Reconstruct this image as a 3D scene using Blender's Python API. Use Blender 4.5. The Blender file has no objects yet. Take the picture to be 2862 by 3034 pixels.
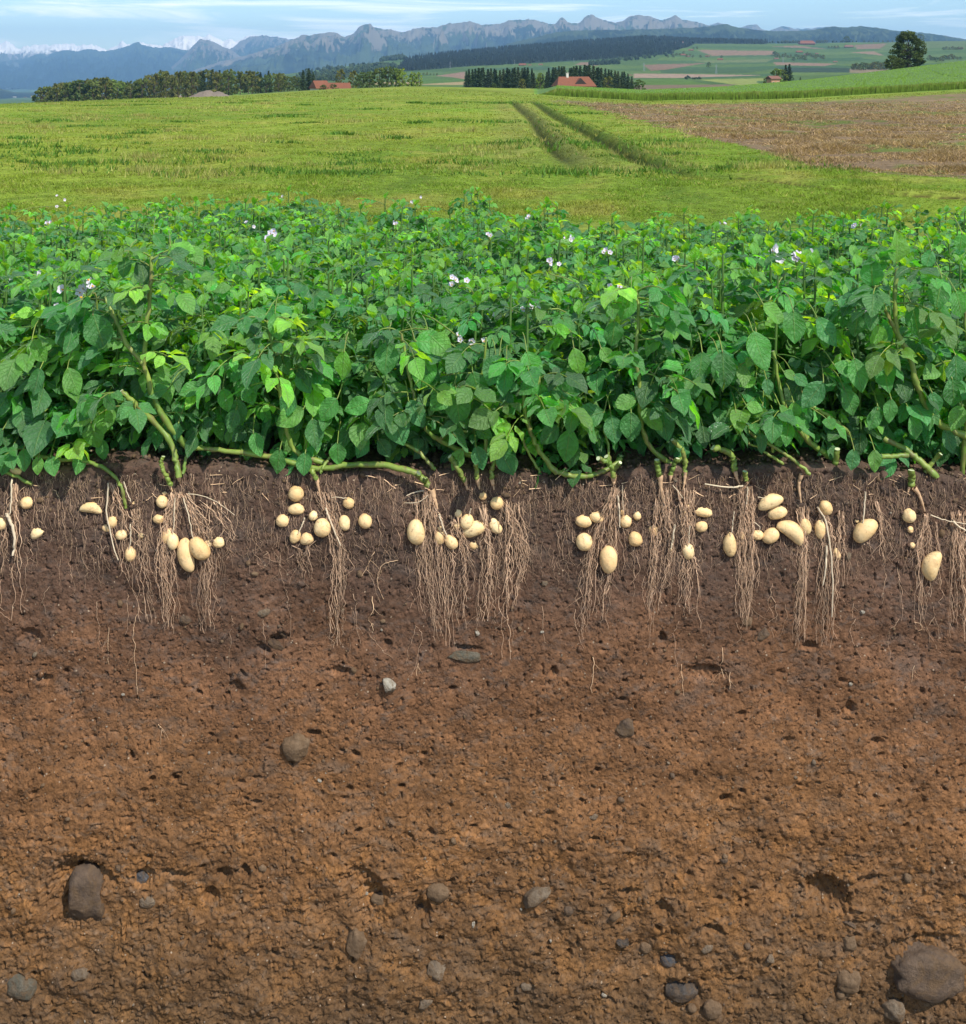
import bpy, math, random
import numpy as np
from mathutils import Vector, Matrix
SC = bpy.context.scene
R = np.random.default_rng(7)
random.seed(7)
# ------------------------------------------------------------------ camera
F, CX, HY, CZ, D0 = 3500.0, 1431.0, 200.0, 1.19, 3.5     # focal (photo px), centre column, horizon row, eye height, distance to soil face
def P(px, py, d):
    """point seen at photo pixel (px,py) at depth d"""
    return ((px-CX)/F*d, d-D0, CZ-(py-HY)/F*d)
cam = bpy.data.objects.new('camera', bpy.data.cameras.new('camera')); SC.collection.objects.link(cam)
cam.location = (0, -D0, CZ); cam.rotation_euler = (math.radians(90), 0, 0)
cam.data.sensor_fit = 'HORIZONTAL'; cam.data.sensor_width = 36; cam.data.lens = 36*F/2862
cam.data.shift_y = -(1517-HY)/2862
cam.data.clip_start = 0.05; cam.data.clip_end = 120000
SC.camera = cam
# ------------------------------------------------------------------ light
SUN = Vector((0.42, -0.50, 0.76)).normalized()
sl = bpy.data.lights.new('sun', 'SUN'); sl.energy = 4.4; sl.angle = math.radians(0.6); sl.color = (1, .94, .84)
so = bpy.data.objects.new('sun', sl); SC.collection.objects.link(so)
so.rotation_euler = SUN.to_track_quat('Z', 'Y').to_euler()
W = bpy.data.worlds.new('World'); SC.world = W; W.use_nodes = True
wt = W.node_tree; wt.nodes.clear()
def N(nt, typ, **kw):
    n = nt.nodes.new(typ)
    for k, v in kw.items():
        if k.startswith('i_'):
            key = k[2:]
            key = int(key) if key.isdigit() else key.replace('_', ' ')
            n.inputs[key].default_value = v
        else: setattr(n, k, v)
    return n
def ramp(nt, src, stops, interp='LINEAR'):
    r = nt.nodes.new('ShaderNodeValToRGB'); r.color_ramp.interpolation = interp
    els = r.color_ramp.elements
    while len(els) < len(stops): els.new(0.5)
    for e, (p, c) in zip(els, stops):
        e.position = p; e.color = (*c, 1) if len(c) == 3 else c
    if src is not None: nt.links.new(src, r.inputs[0])
    return r.outputs[0]
def G(v): return (v, v, v)
sky = N(wt, 'ShaderNodeTexSky', sky_type='NISHITA', sun_disc=False)
sky.sun_elevation = math.asin(SUN.z); sky.sun_rotation = math.atan2(SUN.x, SUN.y)
sky.altitude = 900; sky.air_density = 1.0; sky.dust_density = 0.25; sky.ozone_density = 1.6
tc = N(wt, 'ShaderNodeTexCoord'); mp = N(wt, 'ShaderNodeMapping')
mp.inputs['Scale'].default_value = (4.6, 4.6, 60); mp.inputs['Location'].default_value = (1.3, .2, .35)
wt.links.new(tc.outputs['Generated'], mp.inputs['Vector'])
cn = N(wt, 'ShaderNodeTexNoise', i_Scale=1.0, i_Detail=8.0, i_Roughness=.60, i_Distortion=.9)
wt.links.new(mp.outputs[0], cn.inputs['Vector'])
cm = ramp(wt, cn.outputs[0], [(0.51, G(0)), (0.70, G(.8))])
mul = N(wt, 'ShaderNodeMixRGB', blend_type='MULTIPLY', i_0=1.0, i_2=(.86, .98, 1.06, 1)); wt.links.new(sky.outputs[0], mul.inputs[1])
mx = N(wt, 'ShaderNodeMixRGB'); wt.links.new(cm, mx.inputs[0]); wt.links.new(mul.outputs[0], mx.inputs[1])
mx.inputs[2].default_value = (13, 12.6, 12.2, 1)
bg = N(wt, 'ShaderNodeBackground', i_Strength=0.14); wt.links.new(mx.outputs[0], bg.inputs[0])
wo = N(wt, 'ShaderNodeOutputWorld'); wt.links.new(bg.outputs[0], wo.inputs[0])
SC.view_settings.view_transform = 'Standard'; SC.view_settings.look = 'None'; SC.view_settings.exposure = 0.30; SC.view_settings.gamma = 1
SC.cycles.use_denoising = True
SC.cycles.max_bounces = 6; SC.cycles.diffuse_bounces = 3; SC.cycles.glossy_bounces = 2; SC.cycles.transmission_bounces = 3
SC.cycles.volume_bounces = 0; SC.cycles.transparent_max_bounces = 4

# ------------------------------------------------------------------ helpers
def mesh_np(name, V, Fs, mats, mi=None, col=None, uv=None, smooth=True):
    """V (n,3); Fs list of (m,k) int arrays; mi list of material index per array; col (n,3) vertex colour; uv (n,2) per vertex"""
    me = bpy.data.meshes.new(name); V = np.asarray(V, dtype=np.float32)
    me.vertices.add(len(V)); me.vertices.foreach_set('co', V.ravel())
    Fs = [np.asarray(f, dtype=np.int32) for f in Fs if len(f)]
    loops = np.concatenate([f.ravel() for f in Fs]); sizes = np.concatenate([np.full(len(f), f.shape[1], dtype=np.int32) for f in Fs])
    me.loops.add(len(loops)); me.loops.foreach_set('vertex_index', loops)
    me.polygons.add(len(sizes)); me.polygons.foreach_set('loop_start', np.concatenate([[0], np.cumsum(sizes)[:-1]]).astype(np.int32))
    me.polygons.foreach_set('loop_total', sizes)
    if mi is not None: me.polygons.foreach_set('material_index', np.concatenate([np.full(len(f), m, dtype=np.int32) for f, m in zip(Fs, mi)]))
    me.polygons.foreach_set('use_smooth', np.full(len(sizes), smooth))
    if uv is not None:
        l = me.uv_layers.new(name='UVMap'); l.data.foreach_set('uv', np.asarray(uv, dtype=np.float32)[loops].ravel())
    if col is not None:
        a = me.color_attributes.new('Col', 'FLOAT_COLOR', 'POINT')
        a.data.foreach_set('color', np.concatenate([np.asarray(col), np.ones((len(V), 1))], 1).astype(np.float32).ravel())
    me.update(calc_edges=True)
    for m in mats: me.materials.append(m)
    return me
def link(name, me, parent=None, loc=None, rot=None, scale=None):
    o = bpy.data.objects.new(name, me); SC.collection.objects.link(o)
    if loc is not None: o.location = loc
    if rot is not None: o.rotation_euler = rot
    if scale is not None: o.scale = scale
    if parent is not None: o.parent = parent
    return o
def tag(o, label=None, cat=None, group=None, kind=None):
    if label: o['label'] = label
    if cat: o['category'] = cat
    if group: o['group'] = group
    if kind: o['kind'] = kind
    return o
def thing(name, label, cat, loc=(0, 0, 0), rz=0, group=None):
    return tag(link(name, None, None, loc, (0, 0, rz)), label, cat, group)
def grid_faces(r, c, off=0):
    i = np.arange(r-1)[:, None]*c + np.arange(c-1)[None, :]; i = i.ravel()+off
    return np.stack([i, i+1, i+c+1, i+c], 1)
_perm = np.random.default_rng(3).permutation(256); _perm = np.concatenate([_perm, _perm, _perm])
_g = np.random.default_rng(5).uniform(0, 2*np.pi, 256); _gx, _gy = np.cos(_g), np.sin(_g)
def pn(x, y, s=0):
    x = np.asarray(x, float)+s*17.37; y = np.asarray(y, float)+s*9.11
    xi = np.floor(x).astype(int); yi = np.floor(y).astype(int); xf = x-xi; yf = y-yi; xi &= 255; yi &= 255
    u = xf*xf*xf*(xf*(xf*6-15)+10); v = yf*yf*yf*(yf*(yf*6-15)+10)
    def g(ix, iy, fx, fy):
        h = _perm[_perm[ix & 255]+(iy & 255)]; return _gx[h]*fx+_gy[h]*fy
    a = g(xi, yi, xf, yf); b = g(xi+1, yi, xf-1, yf); c = g(xi, yi+1, xf, yf-1); d = g(xi+1, yi+1, xf-1, yf-1)
    return (a+u*(b-a)+v*((c+u*(d-c))-(a+u*(b-a))))*1.5
def fbm(x, y, o=4, s=0, g=.5, lac=2.03):
    t = 0; a = 1; f = 1
    for k in range(o): t = t+a*pn(np.asarray(x)*f, np.asarray(y)*f, s+k*3.1); a *= g; f *= lac
    return t
def ridged(x, y, o=4, s=0):
    t = 0; a = 1; f = 1; n = 0
    for k in range(o): t = t+a*(1-np.abs(pn(x*f, y*f, s+k*3.1))*1.6); n += a; a *= .5; f *= 2.07
    return t/n
def sstep(a, b, x): t = np.clip((x-a)/(b-a), 0, 1); return t*t*(3-2*t)
class MB:
    """collects pieces and links them as one mesh"""
    def __init__(s): s.v = []; s.f = {}; s.c = []; s.u = []; s.n = 0
    def add(s, V, Fa, m=0, col=None, uv=None):
        V = np.asarray(V, float); Fa = np.asarray(Fa, int); s.v.append(V)
        s.f.setdefault((m, Fa.shape[1]), []).append(Fa+s.n)
        s.c.append(np.broadcast_to(np.asarray((1, 1, 1) if col is None else col, float), (len(V), 3)))
        s.u.append(np.zeros((len(V), 2)) if uv is None else uv); s.n += len(V)
    def mesh(s, name, mats, smooth=True):
        ks = list(s.f)
        return mesh_np(name, np.concatenate(s.v), [np.concatenate(s.f[k]) for k in ks], mats, [k[0] for k in ks],
                       np.concatenate(s.c), np.concatenate(s.u), smooth)
def tube(pts, rad, sides=6, cap=True):
    pts = np.asarray(pts, float); n = len(pts); rad = np.broadcast_to(np.asarray(rad, float), (n,))
    t = np.gradient(pts, axis=0); t /= np.linalg.norm(t, axis=1)[:, None]+1e-12
    up = np.where(np.abs(t[:, 2:3]) > .9, np.array([[0, 1., 0]]), np.array([[0, 0, 1.]]))
    a = np.cross(t, up); a /= np.linalg.norm(a, axis=1)[:, None]+1e-12
    for i in range(1, n):
        if np.dot(a[i], a[i-1]) < 0: a[i] = -a[i]
    b = np.cross(t, a)
    an = np.arange(sides)/sides*2*np.pi
    V = pts[:, None]+rad[:, None, None]*(a[:, None]*np.cos(an)[None, :, None]+b[:, None]*np.sin(an)[None, :, None])
    V = V.reshape(-1, 3)
    i = np.arange(n-1)[:, None]*sides; j = np.arange(sides)[None, :]; k = (j+1) % sides
    Fa = np.stack([i+j, i+k, i+sides+k, i+sides+j], 2).reshape(-1, 4)
    return V, Fa
def smooth_path(pts, n):
    pts = np.asarray(pts, float); m = len(pts)
    if m < 3: return np.stack([np.interp(np.linspace(0, 1, n), np.linspace(0, 1, m), pts[:, k]) for k in range(pts.shape[1])], 1)
    q = np.concatenate([[2*pts[0]-pts[1]], pts, [2*pts[-1]-pts[-2]]]); out = []
    for s in np.linspace(0, m-1-1e-6, n):
        i = int(s); t = s-i; p0, p1, p2, p3 = q[i:i+4]
        out.append(.5*((2*p1)+(-p0+p2)*t+(2*p0-5*p1+4*p2-p3)*t*t+(-p0+3*p1-3*p2+p3)*t**3))
    return np.array(out)
def box(x0, x1, y0, y1, z0, z1):
    V = [(x, y, z) for z in (z0, z1) for y in (y0, y1) for x in (x0, x1)]
    return np.array(V, float), np.array([(0, 2, 3, 1), (4, 5, 7, 6), (0, 1, 5, 4), (2, 6, 7, 3), (0, 4, 6, 2), (1, 3, 7, 5)])
_ico = {}
def ico(sub):
    if sub not in _ico:
        import bmesh
        bm = bmesh.new(); bmesh.ops.create_icosphere(bm, subdivisions=sub, radius=1)
        V = np.array([v.co[:] for v in bm.verts]); Fa = np.array([[v.index for v in f.verts] for f in bm.faces]); bm.free()
        _ico[sub] = (V, Fa)
    return _ico[sub][0].copy(), _ico[sub][1]
def n3(V, f, s):
    return (pn(V[:, 0]*f, V[:, 1]*f, s)+pn(V[:, 1]*f, V[:, 2]*f, s+1.7)+pn(V[:, 2]*f, V[:, 0]*f, s+3.3))/1.6

# ------------------------------------------------------------------ materials
def newmat(name, rough=.8, spec=.3):
    m = bpy.data.materials.new(name); m.use_nodes = True; nt = m.node_tree; b = nt.nodes['Principled BSDF']
    b.inputs['Roughness'].default_value = rough; b.inputs['Specular IOR Level'].default_value = spec
    return m, nt, b
def objc(nt, scale=None):
    t = nt.nodes.new('ShaderNodeTexCoord'); o = t.outputs['Object']
    if scale:
        m = nt.nodes.new('ShaderNodeMapping'); m.inputs['Scale'].default_value = scale; nt.links.new(o, m.inputs[0]); o = m.outputs[0]
    return o
def noise(nt, vec, scale, detail=4, rough=.55, dist=0):
    n = N(nt, 'ShaderNodeTexNoise', i_Scale=scale, i_Detail=detail, i_Roughness=rough, i_Distortion=dist)
    if vec is not None: nt.links.new(vec, n.inputs['Vector'])
    return n.outputs[0]
def mix(nt, f, a, b, mode='MIX'):
    m = nt.nodes.new('ShaderNodeMixRGB'); m.blend_type = mode
    for s, v in ((0, f), (1, a), (2, b)):
        if hasattr(v, 'is_linked') or hasattr(v, 'links'): nt.links.new(v, m.inputs[s])
        else: m.inputs[s].default_value = v if s == 0 else (*v, 1)
    return m.outputs[0]
def math_(nt, op, a, b=None, clamp=False):
    m = nt.nodes.new('ShaderNodeMath'); m.operation = op; m.use_clamp = clamp
    for s, v in ((0, a), (1, b)):
        if v is None: continue
        if hasattr(v, 'links'): nt.links.new(v, m.inputs[s])
        else: m.inputs[s].default_value = v
    return m.outputs[0]
def bump(nt, b, h, strength, dist):
    n = N(nt, 'ShaderNodeBump', i_Strength=strength, i_Distance=dist); nt.links.new(h, n.inputs['Height']); nt.links.new(n.outputs[0], b.inputs['Normal'])
    return n
def attr(nt, name='Col'):
    return N(nt, 'ShaderNodeAttribute', attribute_name=name).outputs['Color']
def simple(name, col, rough=.8, var=.25, nscale=8, bstr=0, bscale=30, bdist=.01, spec=.3, vcol=False):
    m, nt, b = newmat(name, rough, spec); oc = objc(nt)
    c = mix(nt, noise(nt, oc, nscale, 5), tuple(x*(1-var) for x in col), tuple(min(1, x*(1+var)) for x in col))
    if vcol: c = mix(nt, 1.0, c, attr(nt), 'MULTIPLY')
    nt.links.new(c, b.inputs['Base Color'])
    if bstr: bump(nt, b, noise(nt, oc, bscale, 6), bstr, bdist)
    return m

def soil_material(crumbly=False):
    m, nt, b = newmat('soil', .88, .2); oc = objc(nt)
    sep = N(nt, 'ShaderNodeSeparateXYZ'); nt.links.new(oc, sep.inputs[0]); z = sep.outputs[2]
    zz = math_(nt, 'ADD', z, math_(nt, 'MULTIPLY', math_(nt, 'SUBTRACT', noise(nt, oc, 2.6, 4), .5), .55))
    zf = math_(nt, 'MULTIPLY', math_(nt, 'ADD', zz, 1.9), 1/2.0, True)      # 0 at z=-1.9 .. 1 at z=0.1
    layer = ramp(nt, zf, [(0.02, (.085, .053, .028)), (.22, (.136, .072, .031)), (.44, (.190, .092, .038)), (.62, (.168, .081, .038)), (.74, (.120, .064, .038)), (.84, (.088, .055, .040)), (.96, (.082, .052, .038))])
    # ochre and grey-brown patches
    ochre = ramp(nt, zf, [(0.05, (.130, .070, .028)), (.35, (.240, .112, .038)), (.6, (.205, .098, .045)), (.78, (.120, .067, .043)), (1, (.095, .057, .040))])
    grey = ramp(nt, zf, [(0.05, (.110, .074, .046)), (.4, (.165, .108, .068)), (.7, (.112, .082, .065)), (1, (.078, .058, .047))])
    n1 = ramp(nt, noise(nt, oc, 9, 7, .68, .4), [(.47, G(0)), (.60, G(.9))])
    n2 = ramp(nt, noise(nt, objc(nt, (1, 1, 1.5)), 23, 6, .7, .6), [(.52, G(0)), (.66, G(.75))])
    n3_ = ramp(nt, noise(nt, oc, 60, 5, .7, .3), [(.35, G(.70)), (.65, G(1.35))])
    c = mix(nt, n1, layer, ochre); c = mix(nt, n2, c, grey)
    n4 = ramp(nt, noise(nt, oc, 31, 6, .75, .8), [(.58, G(0)), (.68, G(.7))]); c = mix(nt, n4, c, ochre)
    c = mix(nt, 1.0, c, n3_, 'MULTIPLY')
    big = ramp(nt, noise(nt, objc(nt, (1, 1, 1.6)), 3.1, 5, .6, .8), [(.34, G(.80)), (.5, G(1)), (.66, G(1.18))]); c = mix(nt, 1.0, c, big, 'MULTIPLY')
    gp = ramp(nt, noise(nt, objc(nt, (1, 1, 1.8)), 6.5, 6, .65, 1.2), [(.54, G(0)), (.65, G(.5))]); c = mix(nt, gp, c, grey)
    # shade of tiny crevices painted as dark flecks, and pale grit
    dk = ramp(nt, noise(nt, oc, 85, 4, .6, 1.2), [(.575, G(0)), (.64, G(.75))])
    c = mix(nt, dk, c, (.016, .012, .009))
    vo = N(nt, 'ShaderNodeTexVoronoi', i_Scale=60.0); nt.links.new(oc, vo.inputs['Vector'])
    sp = math_(nt, 'MULTIPLY', math_(nt, 'LESS_THAN', vo.outputs['Distance'], .17), math_(nt, 'GREATER_THAN', noise(nt, oc, 47, 2), .60))
    c = mix(nt, sp, c, (.34, .25, .17))
    nt.links.new(c, b.inputs['Base Color'])
    # crumb relief
    v2 = N(nt, 'ShaderNodeTexVoronoi', i_Scale=95.0, i_Randomness=1.0)
    wv = nt.nodes.new('ShaderNodeVectorMath'); wv.operation = 'ADD'
    nn = N(nt, 'ShaderNodeTexNoise', i_Scale=40.0, i_Detail=3.0); nt.links.new(oc, nn.inputs['Vector'])
    sc_ = nt.nodes.new('ShaderNodeVectorMath'); sc_.operation = 'SCALE'; nt.links.new(nn.outputs['Color'], sc_.inputs[0]); sc_.inputs['Scale'].default_value = .02
    nt.links.new(oc, wv.inputs[0]); nt.links.new(sc_.outputs[0], wv.inputs[1]); nt.links.new(wv.outputs[0], v2.inputs['Vector'])
    h = math_(nt, 'ADD', math_(nt, 'MULTIPLY', v2.outputs['Distance'], -.35), math_(nt, 'MULTIPLY', noise(nt, oc, 130, 6, .7), 1.6))
    h = math_(nt, 'ADD', h, math_(nt, 'MULTIPLY', noise(nt, oc, 38, 5, .6, .5), 1.6))
    h = math_(nt, 'MULTIPLY', h, ramp(nt, noise(nt, oc, 11, 4, .6), [(.36, G(.35)), (.62, G(1.25))]))
    bump(nt, b, h, .75, .0038)
    return m
M_SOIL = soil_material()

def leaf_material(name='leaf'):
    m, nt, b = newmat(name, .30, 1.0)
    uv = N(nt, 'ShaderNodeUVMap'); sep = N(nt, 'ShaderNodeSeparateXYZ'); nt.links.new(uv.outputs[0], sep.inputs[0])
    u, v = sep.outputs[0], sep.outputs[1]                   # u along 0..1 ; v across -1..1 stored 0..1
    av = math_(nt, 'ABSOLUTE', math_(nt, 'SUBTRACT', math_(nt, 'MULTIPLY', v, 2), 1))
    mid = ramp(nt, av, [(0.0, G(1)), (.09, G(0))])
    ph = math_(nt, 'SUBTRACT', math_(nt, 'MULTIPLY', u, 7.0), math_(nt, 'MULTIPLY', av, 2.0))
    fr = math_(nt, 'ABSOLUTE', math_(nt, 'SUBTRACT', math_(nt, 'FRACT', ph), .5))
    side = ramp(nt, fr, [(0.0, G(1)), (.10, G(0))])
    col = attr(nt); oc = objc(nt)
    n = ramp(nt, noise(nt, oc, 22, 4), [(.3, G(.75)), (.7, G(1.25))])
    c = mix(nt, 1.0, col, n, 'MULTIPLY')
    c = mix(nt, math_(nt, 'MULTIPLY', mid, .55), c, (.16, .30, .06))
    c = mix(nt, math_(nt, 'MULTIPLY', side, .09), c, (.11, .24, .06))
    geo = N(nt, 'ShaderNodeNewGeometry')
    cb = mix(nt, .40, c, (.08, .20, .05))                   # the underside is paler
    c2 = mix(nt, geo.outputs['Backfacing'], c, cb)
    nt.links.new(c2, b.inputs['Base Color'])
    nt.links.new(math_(nt, 'ADD', math_(nt, 'MULTIPLY', geo.outputs['Backfacing'], .3), .33), b.inputs['Roughness'])
    b.inputs['Sheen Weight'].default_value = .35; b.inputs['Sheen Roughness'].default_value = .35; b.inputs['Sheen Tint'].default_value = (.80, 1, .86, 1)
    h = math_(nt, 'ADD', math_(nt, 'MULTIPLY', math_(nt, 'MAXIMUM', mid, side), -.5), math_(nt, 'MULTIPLY', noise(nt, oc, 75, 3), 2.6))
    bp = bump(nt, b, h, .9, .0030)
    tr = nt.nodes.new('ShaderNodeBsdfTranslucent')
    tcx = mix(nt, 1.0, c, (5.5, 3.0, .5), 'MULTIPLY')
    nt.links.new(tcx, tr.inputs['Color']); nt.links.new(bp.outputs[0], tr.inputs['Normal'])
    ms = nt.nodes.new('ShaderNodeMixShader'); ms.inputs[0].default_value = .40
    out = nt.nodes['Material Output']
    nt.links.new(b.outputs[0], ms.inputs[1]); nt.links.new(tr.outputs[0], ms.inputs[2]); nt.links.new(ms.outputs[0], out.inputs[0])
    return m
M_LEAF = leaf_material()
def foliage_mat(name, gain=(2.2, 2.2, .8), tr_amt=.25, rough=.7):
    m, nt, b = newmat(name, rough, .25); c = attr(nt)
    c = mix(nt, 1.0, c, ramp(nt, noise(nt, objc(nt), 3, 4), [(.3, G(.75)), (.7, G(1.25))]), 'MULTIPLY')
    nt.links.new(c, b.inputs['Base Color'])
    tr = nt.nodes.new('ShaderNodeBsdfTranslucent'); nt.links.new(mix(nt, 1.0, c, gain, 'MULTIPLY'), tr.inputs[0])
    ms = nt.nodes.new('ShaderNodeMixShader'); ms.inputs[0].default_value = tr_amt
    nt.links.new(b.outputs[0], ms.inputs[1]); nt.links.new(tr.outputs[0], ms.inputs[2]); nt.links.new(ms.outputs[0], nt.nodes['Material Output'].inputs[0])
    return m
M_TREE = foliage_mat('tree_leaves', (1.6, 1.7, .6), .2)
M_GRASS = foliage_mat('grass_blades', (1.8, 1.7, .7), .35, .6)
M_BARK = simple('bark', (.10, .075, .05), .9, .3, 4, .5, 12, .03)
def stem_material():
    m, nt, b = newmat('green_stem', .45, .4); oc = objc(nt)
    c = mix(nt, ramp(nt, noise(nt, oc, 14, 6, .7), [(.35, G(0)), (.65, G(1))]), (.11, .20, .032), (.25, .31, .062))
    c = mix(nt, ramp(nt, noise(nt, objc(nt, (1, 1, .25)), 60, 3), [(.50, G(0)), (.66, G(.7))]), c, (.17, .13, .055))
    nt.links.new(c, b.inputs['Base Color']); bump(nt, b, noise(nt, objc(nt, (1, 1, .12)), 160, 3), .4, .002)
    b.inputs['Subsurface Weight'].default_value = 0
    return m
M_STEM = stem_material()
M_PET = simple('petiole', (.075, .155, .030), .5, .25, 30, spec=.4)
M_CUT = simple('cut_stem_end', (.55, .60, .38), .6, .2, 60)
def skin_material():
    m, nt, b = newmat('potato_skin', .5, .35); oc = objc(nt); oi = N(nt, 'ShaderNodeObjectInfo')
    mpn = N(nt, 'ShaderNodeVectorMath', operation='ADD'); nt.links.new(oc, mpn.inputs[0])
    cb = N(nt, 'ShaderNodeVectorMath', operation='SCALE'); cb.inputs['Scale'].default_value = 9; nt.links.new(oi.outputs['Location'], cb.inputs[0]); nt.links.new(cb.outputs[0], mpn.inputs[1])
    oc = mpn.outputs[0]
    c = mix(nt, ramp(nt, noise(nt, oc, 35, 4), [(.35, G(0)), (.65, G(1))]), (.84, .58, .28), (.88, .68, .38))
    c = mix(nt, ramp(nt, oi.outputs['Random'], [(0, G(0)), (1, G(.5))]), c, (.70, .42, .18))
    c = mix(nt, ramp(nt, noise(nt, oc, 62, 5, .7, .5), [(.56, G(0)), (.68, G(.8))]), c, (.33, .20, .11))   # clinging dirt
    c = mix(nt, ramp(nt, noise(nt, oc, 260, 2), [(.70, G(0)), (.75, G(.8))]), c, (.22, .13, .07))            # eyes and specks
    c = mix(nt, ramp(nt, noise(nt, oc, 17, 5, .65, .6), [(.54, G(0)), (.68, G(.5))]), c, (.48, .29, .14))
    vr = N(nt, 'ShaderNodeMath', operation='FRACT'); nt.links.new(math_(nt, 'MULTIPLY', oi.outputs['Random'], 7.3), vr.inputs[0]); c = mix(nt, 1.0, c, ramp(nt, vr.outputs[0], [(0, (.84, .80, .74)), (.25, G(.97)), (1, G(1.06))]), 'MULTIPLY')
    nt.links.new(c, b.inputs['Base Color']); bump(nt, b, noise(nt, oc, 120, 6, .65), .6, .0022)
    b.inputs['Subsurface Weight'].default_value = 0.0
    return m
M_POTATO = skin_material()
M_ROOT = simple('root_fibre', (.56, .375, .245), .85, .40, 45, vcol=True)
M_STOLON = simple('pale_stolon', (.62, .50, .35), .6, .25, 60)
M_TAP = simple('stem_base_bark', (.56, .36, .21), .7, .45, 45, .4, 120, .003)

# ================================================================== THE SOIL FACE
def top_z(x):   # edge line of the cut, traced
    px = x*1000+CX
    y = np.interp(px, [-3000, 0, 150, 300, 420, 600, 800, 1000, 1200, 1400, 1550, 1640, 1760, 1850, 2000, 2150, 2400, 2600, 2750, 2862, 3100, 6000],
                  [1385, 1385, 1388, 1372, 1370, 1384, 1388, 1400, 1396, 1392, 1402, 1420, 1418, 1392, 1376, 1384, 1376, 1396, 1400, 1425, 1460, 1440])
    return CZ-(y-HY)/1000+pn(x*16, x*0+2.2)*.006+pn(x*55, x*0+5)*.003
# cavities: px, py, rx, ry, depth, angle(deg)
CAV = [(2450, 2655, 70, 50, .075, 20), (215, 2640, 70, 95, .055, 0), (285, 2600, 70, 35, .04, 20), (1248, 2705, 30, 36, .05, 0), (1080, 2620, 75, 45, .035, 35), (660, 2600, 25, 20, .045, 0), (1100, 2690, 40, 60, .03, 20),
       (725, 2590, 16, 22, .05, -20), (620, 2660, 25, 25, .04, 0), (820, 1895, 30, 16, .045, -25), (780, 1925, 20, 12, .035, 30), (1148, 1908, 14, 12, .035, 0), (930, 2173, 20, 10, .05, 0),
       (1380, 1925, 45, 10, .03, 5), (2090, 1995, 70, 24, .03, 0), (2400, 1915, 22, 14, .04, 0), (1960, 2690, 28, 26, .045, 0), (2110, 2745, 35, 12, .04, 15), (2150, 2370, 22, 14, .04, -30), (2200, 2345, 10, 8, .04, 0),
       (1640, 1990, 14, 14, .03, 0), (1960, 1890, 14, 20, .035, 0), (1010, 1985, 35, 12, .03, 0), (2730, 2800, 105, 26, .03, -8), (1990, 2855, 45, 30, .03, 0), (2020, 2950, 65, 45, .03, 0), (1275, 2465, 14, 12, .03, 0),
       (1500, 2455, 14, 8, .04, 0), (1400, 2450, 12, 6, .04, 0), (1035, 2340, 12, 10, .03, 0), (1770, 2280, 10, 8, .04, 0), (1305, 2790, 10, 9, .04, 0), (520, 2590, 50, 14, .035, 10), (425, 2600, 30, 25, .04, -30),
       (1960, 1000, 10, 10, .0, 0), (2570, 2610, 50, 14, .035, -10), (1860, 2640, 28, 14, .04, 0), (430, 2890, 14, 5, .05, 25), (90, 1890, 35, 30, .025, 0), (130, 2010, 25, 14, .03, 0), (700, 2040, 25, 22, .03, 0),
       (390, 2240, 8, 14, .03, 0), (520, 2300, 12, 10, .04, 0), (2520, 2100, 14, 20, .03, 0), (2040, 2590, 14, 10, .03, 0), (1190, 2330, 12, 8, .04, 0), (2600, 2200, 20, 12, .03, 0), (1760, 2480, 16, 8, .035, 0)]
_rc = np.random.default_rng(41)
for _ in range(150):
    r_ = _rc.uniform(3.5, 9); CAV.append((_rc.uniform(0, 2862), 1900+_rc.random()**.8*1130, r_*_rc.uniform(1, 2), r_, _rc.uniform(.012, .028), _rc.uniform(-40, 40)))
def disp(x, z):
    """how far the face stands out towards the camera at (x,z)"""
    x, z = np.broadcast_arrays(np.atleast_1d(np.asarray(x, float)), np.atleast_1d(np.asarray(z, float)))
    low = sstep(-.75, -1.4, z)
    d = .016*fbm(x*2.3, z*2.6, 3, 1)+(.003+.009*low)*fbm(x*8, z*9, 4, 2, .5)
    d = d+(.0012+.0016*low)*fbm(x*40, z*46, 3, 5, .6)
    rd = ridged(x*14, z*17, 3, 8); d = d-(.002+.007*low)*sstep(.86, .97, rd)*sstep(.05, .35, pn(x*6, z*6, 11))
    c1 = np.abs(pn(x*30+.8*pn(x*9, z*9, 3), z*36, 13)); d = d-.005*sstep(.045, .0, c1)*sstep(.05, .25, pn(x*17, z*13, 15))
    c2 = np.abs(pn(x*62, z*75, 17)); d = d-.0042*sstep(.09, .0, c2)*sstep(.05, .2, pn(x*33, z*27, 19))
    pit = pn(x*55, z*60, 21); d = d-.009*sstep(.52, .75, pit)
    lump = pn(x*45, z*50, 23); d = d+.005*sstep(.3, .8, lump)*(.5+low)
    for k_, (px, py, rx, ry, dep, an) in enumerate(CAV):
        if dep == 0: continue
        cx, cz = (px-CX)/1000, CZ-(py-HY)/1000
        m = (np.abs(x-cx) < rx*.0022+.01) & (np.abs(z-cz) < max(rx, ry)*.0022+.01)
        if not m.any(): continue
        a = math.radians(an); X = x[m]-cx; Z = z[m]-cz
        u = (X*math.cos(a)-Z*math.sin(a))/(rx*.001); v = (X*math.sin(a)+Z*math.cos(a))/(ry*.001)
        q = np.sqrt(u*u+v*v)*(1+.22*pn(X*60, Z*60, px*.01)+.12*pn(X*140, Z*140, px*.02))
        dep = dep*.62 if k_ < len(CAV)-150 else dep*.8; e = sstep(1.25, .45, q)*(1-.25*np.clip(-v, -1, 1))
        dd = d[m]-dep*e; dd += .006*e*pn(X*90, Z*90, 4); d[m] = dd
    d = d-.05*sstep(-1.45, -1.9, z)*0
    return d
def face_y(x, z): return -disp(x, z)
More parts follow.
